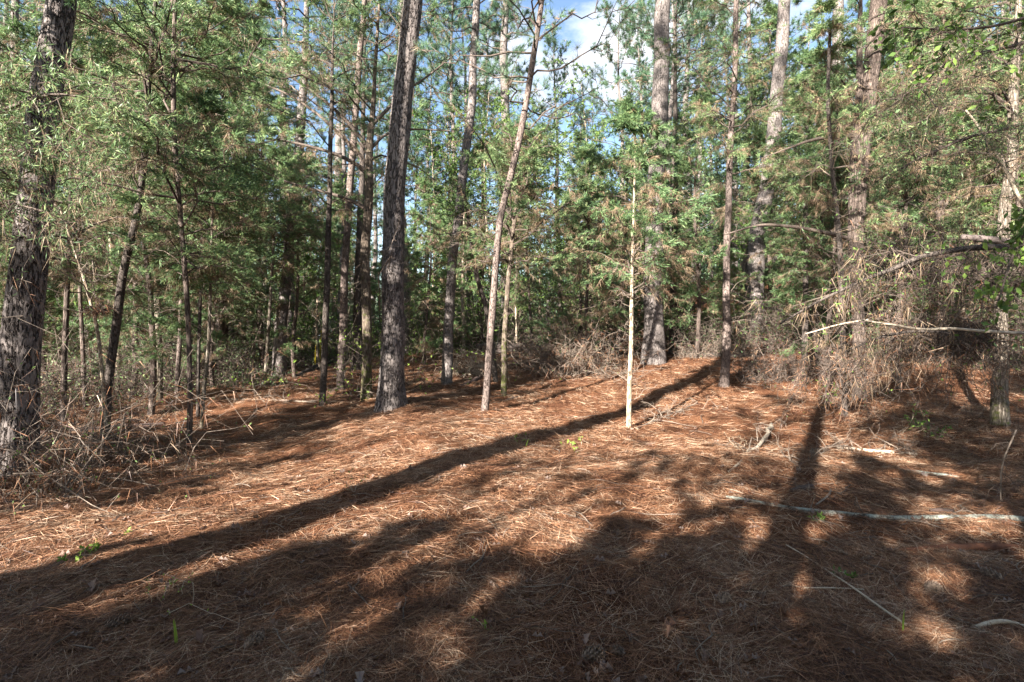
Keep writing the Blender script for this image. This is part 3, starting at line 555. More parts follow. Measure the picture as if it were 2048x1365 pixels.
scatter(cedars, 21, 11.5, 22, 1480, 2300, 1.1, skip=lambda px, y: px < 1640 and y < 14)
scatter(cedars, 15, 22, 36, -100, 2150, 2.0, 0.6, 1.0, skip=gap)
for v, px, Y, sc_ in [(0, 905, 23, .9), (2, 1005, 26, 1.1), (1, 1120, 31, .8), (3, 1180, 36, .75), (0, 1250, 27, .85), (3, 850, 30, .9)]: place(pines[v], X(px, Y), Y, sc_)
for v, px, Y, sc_ in [(1, 975, 19, 1.2), (0, 1075, 21, 1.4), (1, 1165, 24, 1.5), (1, 900, 22, 1.3)]: place(stems[v], X(px, Y), Y, sc_)
scatter(stems, 16, 22, 34, 500, 2100, 1.0, 1.0, 1.6)
scatter(pines, 10, 13, 28, -200, 560, 1.8)
scatter(pines, 7, 20, 30, 560, 1040, 2)
scatter(pines, 12, 17, 30, 1240, 2200, 2)
scatter(pines, 20, 28, 42, -150, 2200, 2, 0.9, 1.3, skip=gap)
scatter(stems, 30, 10, 26, -150, 2150, 0.9, skip=lambda px, y: 560 < px < 1500 and y < 16.5)
for v in pines + cedars + stems:
    if not v['_used']:
        place(v, X(1500 + 60 * R.random(), 30), 30)
# trees standing behind the photographer: their shadows lie over the clearing
place(pines[0], -6.3, -2.6, 1.3, 'thick tall pine behind the viewpoint casting the long straight shadow', 'trees behind the viewpoint')
place(pines[2], -1.92, -1.74, .9, 'slim pine close behind the viewpoint', 'pines behind the viewpoint')
BH = 'cedars behind the viewpoint shading the foreground'; BL = 'cedar standing behind the viewpoint, shading the foreground straw'
for v, x, y, s in ([(3, -8.6 + .95 * k, -2.35 - .5 * (k % 2), .62 + .05 * ((k * 7) % 3) - (.08 if k < 4 else 0)) for k in range(8)] + [(3, -8.4 + 1.1 * k, -3.9, .78) for k in range(2, 8)] + [(3, -7.6 + .9 * k, -3.05, .6 + .06 * (k % 3)) for k in range(11)] + [(3, 1.1, -2.1, .75), (3, 2.1, -3.2, 1.0), (3, 3.6, -1.2, .8), (3, 3.5, -2.9, 1.1)] +
                   [(1, -0.8, -2.6, .88), (1, 0.5, -3.2, .98), (0, 1.7, -2.6, .85), (0, -2.3, -3.3, .5), (1, 2.9, -2.0, .95), (2, 4.2, -1.8, .78), (4, 5.6, -1.0, .75), (4, -13.5, 1, .7), (1, -10.5, -1.5, .7), (1, -8.5, .3, .74), (4, -9.6, 1.6, .62)]):
    place(cedars[v], x, y, s, BL, BH)
for v, x, y, s in [(0, -5.6, -3.2, .85), (2, -4.1, -3.9, 1.1), (0, -2.9, -3.3, .8), (2, -7.7, -1.2, 1.0), (0, -9.4, .6, .9), (2, -9.0, 2.2, 1.0), (0, -11, 3.6, 1.0), (1, -5.0, -5.5, .85)]:
    place(stems[v], x, y, s, 'thin leafy stem behind the viewpoint dappling the clearing', 'thin stems behind the viewpoint')

# ------------------------------------------------------------------ far wood as one mass
def far_wood():
    root = thing('distant_wood', (0, 45, 0), 'mass of distant trees closing the view beyond the ridge and hill', 'woods'); root['kind'] = 'stuff'
    mb = MB(); tb = MB(); N = 560
    ph = R.uniform(-1.05, 1.05, N); d = R.uniform(40, 78, N); x = np.sin(ph) * d; y = np.cos(ph) * d; g = H(x, y)
    px = 1024 + x / y * F; h = np.where((px > 780) & (px < 1230), R.uniform(4, 9, N), R.uniform(5, 14, N)) * (0.8 + d / 150); base = np.stack([x, y, g], 1)
    z = np.linspace(0, 1, 5)[None, :, None]; P = base[:, None] + np.array([0, 0, 1.0]) * z * h[:, None, None] + R.normal(size=(N, 1, 3)) * 0.4 * z; tubes(tb, P, np.linspace(0.2, 0.03, 5)[None] * np.ones((N, 1)), 6)
    nc = 30; u = R.random((N, nc)) ** 1.25; c = base[:, None] + np.array([0, 0, 1.0]) * (u * h[:, None])[..., None] + R.normal(size=(N, nc, 3)) * np.array([1.6, 1.6, 0.4]) * (1.15 - u[..., None])
    c = c.reshape(-1, 3); k = 26; o = np.repeat(c, k, 0) + R.normal(size=(len(c) * k, 3)) * np.array([0.55, 0.55, 0.35])
    blades(mb, o, R.normal(size=o.shape), 0.32, 0.13, kite=True)
    b = np.array(root.location); mb.build('crowns', M['far'], root, offset=b)['kind'] = 'stuff'; tb.build('trunks', M['pine'], root, offset=b)['kind'] = 'stuff'
far_wood()

# ------------------------------------------------------------------ ground
def make_ground():
    Nn = 720; u = np.linspace(-1, 1, Nn); B_ = 6.0; e = 400 * np.sinh(B_ * u) / np.sinh(B_)
    gx, gy = np.meshgrid(e, e + 5.0, indexing='ij'); gz = H(gx, gy)
    v = np.stack([gx, gy, gz], -1).reshape(-1, 3); i = np.arange(Nn - 1)[:, None] * Nn; j = np.arange(Nn - 1)[None]
    mb = MB(); mb.add(v, q=np.stack([i + j, i + Nn + j, i + Nn + j + 1, i + j + 1], -1)); tag(mb.build('ground', M['ground'], smooth=True), kind='structure')
make_ground()

def straw_positions(n_, ylo, yhi, power=1.0):
    y = np.exp(R.uniform(math.log(ylo), math.log(yhi), n_)); x = y * R.uniform(-1.08, 1.08, n_); return x, y
def straw(n_, ylo, yhi, L0, w0, lift=0.012):
    x, y = straw_positions(n_, ylo, yhi); keep = R.random(n_) > 0.75 * sm((vn(x, y, 1.1, 12) + 0.3 * vn(x, y, .3, 13) - .14) / .12); x = x[keep]; y = y[keep]; n_ = len(x)
    flow = 6.28 * vn(x, y, 1.3, 8) * 0.9 + 0.5; th = flow + R.normal(size=n_) * 1.25; L = L0 * R.uniform(0.45, 1.15, n_)
    s = np.array([-0.5, 0, 0.5]); cu = R.normal(size=n_) * 0.12 * L
    dx, dy = np.cos(th), np.sin(th)
    Px = x[:, None] + dx[:, None] * s * L[:, None] - dy[:, None] * (1 - 4 * s * s) * cu[:, None]
    Py = y[:, None] + dy[:, None] * s * L[:, None] + dx[:, None] * (1 - 4 * s * s) * cu[:, None]
    tl = R.normal(size=n_) * 0.10
    Pz = H(Px, Py) + lift * R.random(n_)[:, None] + np.abs(tl)[:, None] * (s + 0.5) * L[:, None] * np.where(R.random(n_) < 0.5, 1, 0.3)[:, None] + 0.004
    P = np.stack([Px, Py, Pz], -1); T = norm(P[:, 2] - P[:, 0]); S = norm(np.cross(T, np.array([0, 0, 1.0]) + R.normal(size=(n_, 3)) * 0.45))
    W = np.ones((n_, 3)) * (w0 * (y / ylo) ** 0.7)[:, None] * np.array([1, 1, 0.5])
    mb = MB(); ribbons(mb, P, W, S); return mb
mb = straw(270000, 1.9, 5.5, 0.17, 0.0015, 0.02)
tag(mb.build('pine_straw', M['straw']), 'loose rust-brown pine needles matted over the near clearing floor', 'pine straw', kind='stuff')
mb = straw(330000, 5.0, 20, 0.17, 0.0026, 0.03)
tag(mb.build('pine_straw', M['straw']), 'orange-brown pine needles carpeting the slope under the farther trees', 'pine straw', kind='stuff')
def tussocks():
    mb = MB(); n_ = 900; x, y = straw_positions(n_, 2.2, 16); k = 16
    o = np.repeat(np.stack([x, y, H(x, y)], 1), k, 0); o = o + R.normal(size=o.shape) * np.array([0.06, 0.06, 0.005])
    D = norm(R.normal(size=o.shape) * np.array([1, 1, 0.3]) + np.array([0, 0, 0.28])); blades(mb, o, D, 0.13 * R.uniform(0.5, 1.2, len(o)), 0.003 * (1 + o[:, 1] / 6)); return mb
tag(tussocks().build('straw_tufts', M['straw']), 'ragged upturned tufts of dead needles across the floor', 'pine straw', kind='stuff')
def leaf_litter():
    mb = MB(); n_ = 1500; x, y = straw_positions(n_, 2.0, 13); o = np.stack([x, y, H(x, y) + 0.02], 1)
    D = norm(R.normal(size=o.shape) * np.array([1, 1, 0.25])); S = norm(np.cross(D, np.array([0, 0, 1.0]) + 0.5 * R.normal(size=o.shape)))
    L = R.uniform(0.03, 0.075, n_)[:, None]; W = L * R.uniform(.45, .8, n_)[:, None]; up = np.array([0, 0, 1.0]) * L * 0.25
    v = np.stack([o, o + D * L * .3 + S * W * .5 + up, o + D * L * .45 + S * W * .2, o + D * L * .75 + S * W * .45 + up, o + D * L, o + D * L * .7 - S * W * .45 + up, o + D * L * .5 - S * W * .18, o + D * L * .3 - S * W * .5 + up], 1)
    b = np.arange(n_)[:, None] * 8; q = np.stack([b + np.array([0, 1, 2, 7]), b + np.array([7, 2, 6, 7 - 7 + 7])], 1)
    t_ = np.stack([b + np.array([0, 1, 2]), b + np.array([0, 2, 6]), b + np.array([0, 6, 7]), b + np.array([2, 3, 4]), b + np.array([2, 4, 6]), b + np.array([6, 4, 5])], 1)
    mb.add(v, t=t_); return mb
tag(leaf_litter().build('dead_leaves', M['litter']), 'scattered curled dead oak leaves on the straw', 'dead leaves', kind='stuff')
def twig_litter():
    mb = MB(); n_ = 520; x, y = straw_positions(n_, 2.0, 18); th = R.random(n_) * 6.28; L = R.uniform(0.12, 0.5, n_) * (0.6 + y / 12)
    s = np.linspace(0, 1, 6); wob = np.cumsum(R.normal(size=(n_, 6)) * 0.06, 1) * L[:, None]
    Px = x[:, None] + np.cos(th)[:, None] * s * L[:, None] - np.sin(th)[:, None] * wob; Py = y[:, None] + np.sin(th)[:, None] * s * L[:, None] + np.cos(th)[:, None] * wob
    P = np.stack([Px, Py, H(Px, Py) + 0.015 + 0.03 * R.random((n_, 1)) * np.sin(s * 3)], -1); r_ = R.uniform(0.0015, 0.005, n_) * (0.7 + y / 12)
    tubes(mb, P, r_[:, None] * np.linspace(1, 0.5, 6)[None], 5); return mb
tag(twig_litter().build('twig_litter', M['greytwig']), 'small bleached twigs strewn over the needle floor', 'twigs', kind='stuff')

# ------------------------------------------------------------------ fallen wood
def ground_stick(name, label, cat, pix, mat, lift=0.0, side_twigs=0, knots=0, seg=0.03, bury=0.35, air=None):
    pts = []; rad = []
    for k, (x, y, w) in enumerate(pix):
        g = at(x, min(y, 1500)); r_ = w / 2 * g[1] / F; g[2] += r_ * bury + lift + (air[k] if air else 0); pts.append(g); rad.append(r_)
    b = pts[0].copy(); root = thing(name, b, label, cat); Q, r_ = resample(np.array(pts) - b, rad, seg)
    z = np.arange(len(Q)) * seg; r_ = r_ * (1 + 0.35 * vn(z, z * 0 + b[0], 0.12, 9)); Q = Q + np.stack([vn(z, z * 0 + 3, 0.3, 1), vn(z, z * 0 + 5, 0.3, 2), z * 0], 1) * 0.06
    mb = MB(); tubes(mb, Q, r_ * .8, 12, cap=True); mb.build('stem', M[mat], root, smooth=True)
    if side_twigs:
        s = R.uniform(0.1, 0.95, (1, side_twigs)); q, T = rows(Q[None], s); q = q[0]; T = T[0]
        D = norm(T * 0.5 + R.normal(size=q.shape) * np.array([1, 1, .4]) + np.array([0, 0, .35])); L = R.uniform(0.15, 0.55, side_twigs)
        W = limbs(q, D, L, 6, 0, 0.2, 0.8); m2 = MB(); tubes(m2, W, np.linspace(1, .3, 6)[None] * (0.004 + 0.006 * L)[:, None], 5)
        s3 = R.uniform(.3, 1, (side_twigs, 4)); q3, T3 = rows(W, s3); q3 = q3.reshape(-1, 3); T3 = T3.reshape(-1, 3)
        W3 = limbs(q3, norm(T3 + .7 * R.normal(size=q3.shape)), np.repeat(L, 4) * .45, 5, 0, .1, .8); tubes(m2, W3, np.linspace(1, .4, 5)[None] * 0.0028 * np.ones((len(q3), 1)), 4)
        m2.build('twigs', M['greytwig'], root)
    return root
ground_stick('fallen_pole', 'long lichen-spotted pole lying across the right foreground', 'fallen branch', [(1452, 996, 9), (1530, 1013, 12), (1640, 1030, 15), (1760, 1040, 16), (1860, 1042, 18), (1950, 1042, 20), (2060, 1048, 22), (2160, 1056, 22)], 'lichen', side_twigs=5)
ground_stick('fallen_branch', 'pale bleached log with fine twigs, right of the split branch', 'fallen branch', [(1672, 898, 8), (1720, 903, 11), (1770, 908, 11), (1832, 912, 9)], 'pale_wood', side_twigs=14)
ground_stick('fallen_branch', 'lichen-grey branch half buried in shade behind the long lichen-spotted pole', 'fallen branch', [(1762, 938, 7), (1810, 946, 10), (1870, 950, 10), (1922, 958, 8)], 'lichen')
ground_stick('fallen_branch', 'short lichened stick at the right edge, end to end with the half buried branch', 'fallen branch', [(1968, 962, 7), (2010, 966, 8), (2052, 970, 7)], 'lichen')
ground_stick('rotten_log', 'reddish crumbling log in the shaded right foreground', 'log', [(1788, 1108, 12), (1850, 1104, 20), (1920, 1100, 24), (1990, 1100, 20), (2042, 1098, 12)], 'red_wood')
ground_stick('bark_chunk', 'short black lump of bark alone beyond the long lichen-spotted pole', 'bark', [(1580, 985, 8), (1600, 979, 16), (1618, 976, 14), (1628, 973, 8)], 'dark_wood')
ground_stick('bark_chunk', 'dark flake of bark resting against the long lichen-spotted pole', 'bark', [(1858, 1030, 8), (1880, 1028, 12), (1905, 1032, 8)], 'dark_wood', lift=0.03)
ground_stick('bent_branch', 'cream bent branch rising to a sunlit elbow in the mid right clearing', 'fallen branch', [(1456, 946, 5), (1478, 924, 7), (1505, 903, 8), (1530, 890, 8), (1536, 876, 9), (1545, 850, 7)], 'pale_wood', side_twigs=8, air=[0, 0, 0.02, 0.05, 0.1, 0.0])
ground_stick('dark_stick', 'dark curved stick on sunlit straw right of the clearing centre', 'stick', [(1268, 932, 6), (1295, 920, 8), (1330, 914, 9), (1365, 913, 5)], 'dark_wood')
ground_stick('stick', 'small grey stick with a pale broken end below the dark curved stick', 'stick', [(1236, 968, 4), (1258, 974, 6), (1284, 978, 7)], 'greytwig')
ground_stick('stick', 'pale split stick pointing at the bottom edge, lower right', 'stick', [(1366, 1273, 10), (1395, 1302, 12), (1425, 1332, 12), (1462, 1362, 12)], 'greytwig')
ground_stick('hooked_stick', 'pale hooked stick with a raised tip at the lower right', 'stick', [(1880, 1278, 6), (1935, 1278, 8), (1975, 1255, 10), (2008, 1232, 12), (2030, 1246, 9), (2058, 1262, 8)], 'pale_wood', air=[0, 0, .02, .05, .02, 0])
ground_stick('stick', 'straight pale stick along the bottom right corner', 'stick', [(1850, 1362, 8), (1930, 1357, 10), (2000, 1352, 9), (2060, 1335, 8)], 'pale_wood')
ground_stick('long_twig', 'long thin straight twig running diagonally down the lower right', 'twig', [(1570, 1102, 3), (1640, 1150, 4), (1720, 1205, 5), (1812, 1268, 5)], 'pale_wood', lift=0.03, bury=1)
ground_stick('long_twig', 'dark twig curving away right of the upright grass blade', 'twig', [(1800, 1258, 5), (1850, 1290, 6), (1900, 1315, 7), (1950, 1345, 6)], 'red_wood', lift=0.01)
ground_stick('long_twig', 'short level twig meeting the long diagonal twig', 'twig', [(1606, 1185, 3), (1660, 1187, 4), (1720, 1190, 4)], 'pale_wood', lift=0.02)
ground_stick('stick', 'pale knobbly stick right of the bottom sunlit patch', 'stick', [(1690, 1290, 4), (1720, 1283, 9), (1745, 1290, 6), (1790, 1300, 7), (1815, 1303, 5)], 'pale_wood')
ground_stick('stick', 'small angled grey stick beyond the bark lump', 'stick', [(1630, 1016, 4), (1652, 1000, 5), (1656, 985, 4)], 'greytwig', lift=0.02)
ground_stick('fallen_log', 'big dark fallen trunk sloping up behind the thin black trunk', 'log', [(592, 756, 10), (620, 744, 16), (650, 732, 20), (690, 716, 20), (730, 702, 18)], 'dark_bark', seg=0.08, side_twigs=6)
ground_stick('fallen_log', 'long dark log lying along the hill foot behind the stout pine', 'log', [(1178, 712, 8), (1240, 711, 12), (1320, 711, 13), (1420, 713, 12), (1520, 716, 9)], 'dark_bark', seg=0.1, side_twigs=26)
ground_stick('fallen_branch', 'dark bare branch leaning up from the hill foot log', 'fallen branch', [(1352, 708, 4), (1400, 690, 5), (1450, 675, 4), (1495, 660, 3)], 'dark_bark', seg=0.08, side_twigs=14, air=[0, .3, .45, .6])
ground_stick('twiggy_branch', 'bleached fine-twigged branch in the dark shade left of the pale bleached log', 'fallen branch', [(1560, 945, 4), (1610, 925, 5), (1650, 902, 5), (1688, 880, 4)], 'greytwig', side_twigs=20)
ground_stick('twiggy_branch', 'straggling grey twigs at the foot of the lone pale sapling', 'fallen branch', [(1272, 858, 5), (1310, 842, 5), (1350, 826, 4), (1392, 808, 3)], 'greytwig', side_twigs=22)
ground_stick('fallen_branch', 'thin grey branch on the shaded floor left of the black trunk', 'fallen branch', [(440, 800, 4), (500, 800, 4), (570, 803, 5), (632, 806, 4)], 'greytwig', side_twigs=12)
ground_stick('fallen_log', 'low weathered log lying in the shade of the left thicket', 'log', [(80, 868, 10), (150, 862, 12), (230, 858, 12), (330, 850, 9)], 'dark_wood', seg=0.06, side_twigs=10)
ground_stick('dark_stump', 'jagged dark wood lump on the floor right of the curving medium pine', 'stump', [(918, 774, 5), (936, 770, 10), (955, 762, 14), (962, 756, 6)], 'dark_wood')
ground_stick('dark_stick', 'short dark stick beside the foot of the green-mossed trunk', 'stick', [(1010, 803, 6), (1025, 798, 6), (1036, 794, 4)], 'dark_wood')

# cut logs heaped on the ridge
def log_heap(cx, cy, n_, label):
    c = at(cx, cy)
    for k in range(n_):
        x = c[0] + R.normal() * 0.75 * n_ / 8; y = c[1] + R.normal() * 0.25; g = ground(x, y); Ln = R.uniform(0.35, 0.8); r_ = R.uniform(0.09, 0.16)
        th = R.normal() * 0.5 + 0.1; root = thing('cut_log', g + np.array([0, 0, r_ * 0.7 + (0.18 if k % 3 == 2 else 0)]), label, 'log', 'short cut logs ' + label.split(' heaped ')[1], th)
        t_ = np.linspace(-Ln / 2, Ln / 2, 8); Q = np.stack([t_, 0.02 * R.normal(size=8), 0.01 * R.normal(size=8)], 1); mb = MB(); tubes(mb, Q, r_ * (1 + .1 * R.normal(size=8)), 12, cap=True); mb.build('bark', M['cutlog'], root, smooth=True)
log_heap(878, 690, 7, 'short weathered cut log heaped on the ridge left of the curving medium pine')
log_heap(1035, 704, 9, 'short weathered cut log heaped beside the green-mossed trunk on the ridge')

# ------------------------------------------------------------------ brush, thickets and vines
def thicket(name, label, c, rx, ry, hh, nst=60, straw_n=900, leaf_n=0, wm='greytwig', droop=0.5, dark=False, lm='broad', group=None, cat='brush', lsize=0.03, air=False):
    root = thing(name, c, label, cat, group); N = nst; a = R.random(N) * 6.283; rr = np.sqrt(R.random(N))
    sx = np.cos(a) * rr * rx; sy = np.sin(a) * rr * ry; s0 = np.stack([sx * .6, sy * .6, (R.normal(size=N) * .12 * hh + hh * .3 if air else H(c[0] + sx * .6, c[1] + sy * .6) - c[2])], 1)
    D = norm(np.stack([sx / max(rx, .1), sy / max(ry, .1), R.uniform(.2, 1.6, N)], 1) + R.normal(size=(N, 3)) * .45); L = R.uniform(.5, 1.2, N) * hh * 1.25
    B = limbs(s0, D, L, 9, 0.1, droop, 1.0); w = MB(); tubes(w, B, (0.0025 + .003 * R.random(N))[:, None] * np.linspace(1, .3, 9)[None] * (1 + c[1] / 18), 4)
    s = R.uniform(.15, 1, (N, 7)); q, T = rows(B, s); q = q.reshape(-1, 3); T = T.reshape(-1, 3); W = limbs(q, norm(T + R.normal(size=q.shape)), np.repeat(L, 7) * R.uniform(.15, .5, N * 7), 6, 0, .25, 1.0)
    tubes(w, W, np.linspace(1, .4, 6)[None] * 0.0014 * (1 + c[1] / 8) * np.ones((N * 7, 1)), 3); w.build('stems', M[wm], root)
    def pts(n_):
        i = R.integers(0, len(W), n_); o, T2 = rows(W[i], R.random((n_, 1))); return o[:, 0], T2[:, 0]
    if straw_n:
        o, T2 = pts(straw_n); mb = MB(); blades(mb, o, norm(T2 * .4 + .5 * R.normal(size=o.shape) + np.array([0, 0, -.6])), R.uniform(.08, .2, straw_n), 0.003 * (1 + c[1] / 7)); mb.build('caught_straw', M['straw'], root)
    if leaf_n:
        o, T2 = pts(leaf_n); mb = MB(); blades(mb, o, norm(T2 + R.normal(size=o.shape)), lsize * R.uniform(.6, 1.4, leaf_n), lsize * .5, kite=True); mb.build('leaves', M[lm], root)
    return root
def gp(px, Y): return ground(X(px, Y), Y)
thicket('vine_tangle', 'tangle of bare vines and caught straw in front of the left-edge pine', gp(70, 4.7), .9, .5, 1.35, 60, 3800, 900, lsize=.028)
thicket('vine_tangle', 'low brushy tangle at the foot of the shaggy forked stem', gp(150, 6.2), .8, .6, 1.0, 60, 1800, 300)
thicket('brush_heap', 'large heap of grey brush with a dark hollow, left of the stout pine', at(1130, 750), 1.3, .8, 1.15, 170, 5000, 600)
thicket('brush_heap', 'lower end of the grey brush heap, next to the green-mossed trunk', at(1080, 738), .6, .5, .6, 80, 1600, 0)
thicket('twig_heap', 'dark heap of dead twigs in front of the large pale pine', gp(1540, 11.5), .8, .5, .8, 150, 1300, 260, wm='twig')
thicket('twig_heap', 'purple-grey bare twigs along the hill-foot log', at(1420, 712), 1.6, .6, .5, 120, 500, 0)
thicket('brush', 'pale dry brush on the ridge left of the grey brush heap', at(950, 745), 1.0, .7, .55, 80, 1600, 0, wm='pale_wood')
thicket('hung_brush', 'mass of straw-hung dead twigs at the right, in front of the moss-footed trunk', pp(1885, 715, 5.6), .75, .4, .5, 210, 2300, 300, wm='twig', droop=1.1, air=True)
thicket('hung_brush', 'straw-hung twigs drooping around the dark thin trunk', pp(1675, 760, 7.4), .38, .35, .5, 80, 900, 160, wm='twig', droop=1.5, air=True)
thicket('hung_brush', 'dark vine tangle hanging beside the moss-footed trunk above the straw-hung mass', pp(1970, 600, 5.3), .6, .35, .6, 130, 700, 900, wm='twig', droop=1.0, air=True, lsize=.035)
thicket('hung_brush', 'dark twiggy tangle between the two-stemmed cedar and the right edge, above the level pole', pp(1820, 580, 6.3), .6, .4, .7, 120, 700, 700, wm='twig', droop=.9, air=True, lsize=.035)
ks = thicket('debris_knot', 'dark knot of needles caught on the pale crooked stem', pp(203, 632, kb[1] - .03) , .08, .08, .16, 30, 300, 0, wm='twig', air=True)
fill_pts = [(20, 9.5, 1.6), (90, 11, 1.5), (240, 11.5, 1.4), (300, 13, 1.4), (420, 13.5, 1.2), (470, 15, 1.4), (500, 12.2, .5), (600, 22, 2.2), (880, 24, 1.8), (980, 21, 1.5), (1050, 19, 1.7), (1150, 16.5, 1.9), (1220, 17.5, 1.6),
            (1400, 16, 1.5), (1470, 15, 1.6), (1580, 15, 1.2), (1650, 15, 1.3), (1770, 14, 1.3), (1840, 13, 1.3), (1900, 15, 1.7), (1960, 12.5, 1.5), (2030, 12, 1.6), (1700, 17, 1.8), (340, 17, 1.8), (140, 15, 1.8), (540, 18, 1.8), (690, 27, 2.2), (800, 27, 2.2), (1290, 21, 1.8), (1540, 19, 1.8), (1800, 18, 1.9), (1940, 19, 2)]
for k, (px, Y, hh) in enumerate(fill_pts):
    thicket('underbrush', 'dry straw-hung underbrush clump between the background trees', gp(px, Y), 1.4, .9, hh, 75, 450, 1500 if k % 2 else 900, lm='cedar', wm='twig', group='underbrush clumps between the background trees', lsize=.06)
green_pts = [(620, 24, 2.8), (575, 26, 3), (660, 21, 2.4), (840, 20.5, 1.6), (870, 22, 2.4), (930, 22, 2.0), (1000, 20, 1.9), (1080, 22, 2.6), (1180, 22, 2.6), (1385, 19, 2.0), (850, 25, 2.2), (740, 30, 3), (1700, 16, 2.0), (1830, 15.5, 1.8), (1645, 18, 1.8), (1250, 24, 2.4), (980, 27, 2.5), (300, 19, 2.2), (1930, 17, 2)]
for px, Y, hh in green_pts:
    thicket('leafy_shrub', 'bright green broad-leaved shrub deep among the background trees', gp(px, Y), 1.7, 1.2, hh, 60, 0, 6500, group='leafy shrubs deep in the wood', cat='shrub', lsize=.075)
sp = thicket('leafy_sapling', 'sapling with lime green spring leaves beside the mossy-footed tree', gp(705, 10.6), .5, .4, 2.3, 16, 0, 520, lm='lime', cat='sapling', lsize=.06, droop=.1)
sp = thicket('leafy_sapling', 'lime green twig sprays just right of the thick clearing pine', gp(830, 11.5), .45, .4, 2.0, 10, 0, 260, lm='lime', cat='sapling', lsize=.06, droop=.1)

# dead limbs hanging into the right side
def aerial(name, label, cat, pixs, Y, mat, straw_n=0, tw=14, dY=0.0, leaf=0, lsz=.045, twm='twig', tl=.5, lm='broad', lwid=.55):
    pts = [pp(x, y, Y + dY * i) for i, (x, y, w) in enumerate(pixs)]; b = pts[0].copy(); root = thing(name, b, label, cat); rad = [w / 2 * Y / F for _, _, w in pixs]
    Q, r_ = resample(np.array(pts) - b, rad, 0.03); zz = np.arange(len(Q)) * .03; Q = Q + np.stack([zz * 0, vn(zz, zz * 0, .3, 3), vn(zz, zz * 0, .3, 4)], 1) * .03
    mb = MB(); tubes(mb, Q, r_, 10, cap=True); mb.build('limb', M[mat], root, smooth=True)
    if tw:
        s = R.uniform(.05, 1, (1, tw)); q, T = rows(Q[None], s); q = q[0]; T = T[0]; L = R.uniform(.3, 1, tw) * tl; W = limbs(q, norm(T * .6 + R.normal(size=q.shape) * .7), L, 7, 0, .35, .9)
        w = MB(); tubes(w, W, np.linspace(1, .3, 7)[None] * (.002 + .005 * L)[:, None], 4); s = R.uniform(.2, 1, (tw, 6)); q, T = rows(W, s); q = q.reshape(-1, 3); T = T.reshape(-1, 3)
        W2 = limbs(q, norm(T + .8 * R.normal(size=q.shape)), np.repeat(L, 6) * .45, 5, 0, .3, .9); tubes(w, W2, np.linspace(1, .4, 5)[None] * .0016 * np.ones((len(q), 1)), 3); w.build('twigs', M[twm], root)
        if straw_n:
            i = R.integers(0, len(W2), straw_n); o, T2 = rows(W2[i], R.random((straw_n, 1))); o = o[:, 0]; T2 = T2[:, 0]; m3 = MB()
            blades(m3, o, norm(.3 * T2 + .35 * R.normal(size=o.shape) + np.array([0, 0, -.9])), R.uniform(.08, .2, straw_n), .0035); m3.build('caught_straw', M['dead'], root)
        if leaf:
            i = R.integers(0, len(W2), leaf); o, T2 = rows(W2[i], R.random((leaf, 1))); o = o[:, 0]; T2 = T2[:, 0]; m3 = MB()
            blades(m3, o, norm(T2 + .8 * R.normal(size=o.shape)), lsz * R.uniform(.7, 1.3, leaf), lsz * lwid, kite=True); m3.build('leaves', M[lm], root)
    return root
aerial('dead_limb', 'dark bowed dead limb reaching in from the right edge with drooping straw', 'branch', [(2120, 510, 16), (2048, 496, 14), (1950, 492, 12), (1870, 508, 10), (1790, 530, 9), (1700, 572, 6), (1620, 612, 4), (1560, 650, 3)], 4.2, 'dark_bark', 650, 34, tl=.5, leaf=500, lsz=.03, lwid=.4)
aerial('leaning_pole', 'pale straight pole hanging level across the right side', 'branch', [(2150, 672, 7), (2048, 668, 7), (1950, 662, 6), (1860, 658, 5), (1780, 650, 4), (1722, 642, 3)], 4.8, 'pale_wood', 100, 8, tl=.4)
aerial('leaning_pole', 'thin pale stick crossing left and down from the level pole', 'branch', [(1735, 640, 3), (1700, 648, 3), (1650, 656, 2.5), (1612, 668, 2)], 4.9, 'pale_wood', 60, 6, tl=.4)
aerial('dead_branch', 'curved dark twiggy branch below the level pole', 'branch', [(1900, 668, 4), (1830, 662, 5), (1770, 668, 5), (1720, 690, 4), (1690, 705, 3)], 5.0, 'dark_bark', 500, 16)
aerial('dead_branch', 'thick broken limb stub above the bowed dead limb at the right edge', 'branch', [(2060, 496, 12), (2010, 484, 14), (1960, 476, 14), (1925, 474, 10)], 4.9, 'cutlog', 60, 6)
aerial('holly_branch', 'dark glossy-leaved branch entering at the top right corner', 'branch', [(2140, 10, 8), (2048, 40, 6), (1960, 60, 5), (1880, 62, 4), (1800, 60, 3)], 3.4, 'twig', 0, 26, leaf=420, lsz=.05, tl=.4)
aerial('holly_branch', 'leafy dark branch hanging down along the right edge at mid height', 'branch', [(2140, 380, 8), (2070, 430, 7), (2030, 490, 5), (2010, 560, 4), (1990, 620, 3)], 3.6, 'twig', 0, 24, leaf=520, lsz=.055, tl=.4)
aerial('cedar_bough', 'straw-draped bough crossing the upper right corner', 'branch', [(2140, 60, 9), (2040, 90, 7), (1940, 110, 6), (1850, 150, 5), (1780, 215, 3)], 4.4, 'twig', 900, 46, tl=.75, leaf=2200, lsz=.05, lm='cedar', lwid=.15)
aerial('cedar_bough', 'straw-draped bough below the corner bough, above the bowed limb', 'branch', [(2160, 200, 9), (2050, 250, 7), (1960, 270, 6), (1860, 300, 5), (1800, 340, 3)], 5.0, 'twig', 700, 46, tl=.8, leaf=2200, lsz=.05, lm='cedar', lwid=.15)
aerial('bare_branch', 'yellowish bare branch arching at the far right above the limb stub', 'branch', [(2070, 450, 6), (2030, 380, 7), (2010, 330, 6), (1970, 280, 5), (1930, 220, 3)], 5.2, 'pale_wood', 100, 10)
aerial('vine', 'hanging thin vine in front of the moss-footed trunk at the right', 'vine', [(2030, 860, 3), (2012, 900, 3), (1995, 950, 3), (2003, 1000, 2)], 4.0, 'greytwig', 0, 4, tl=.25)
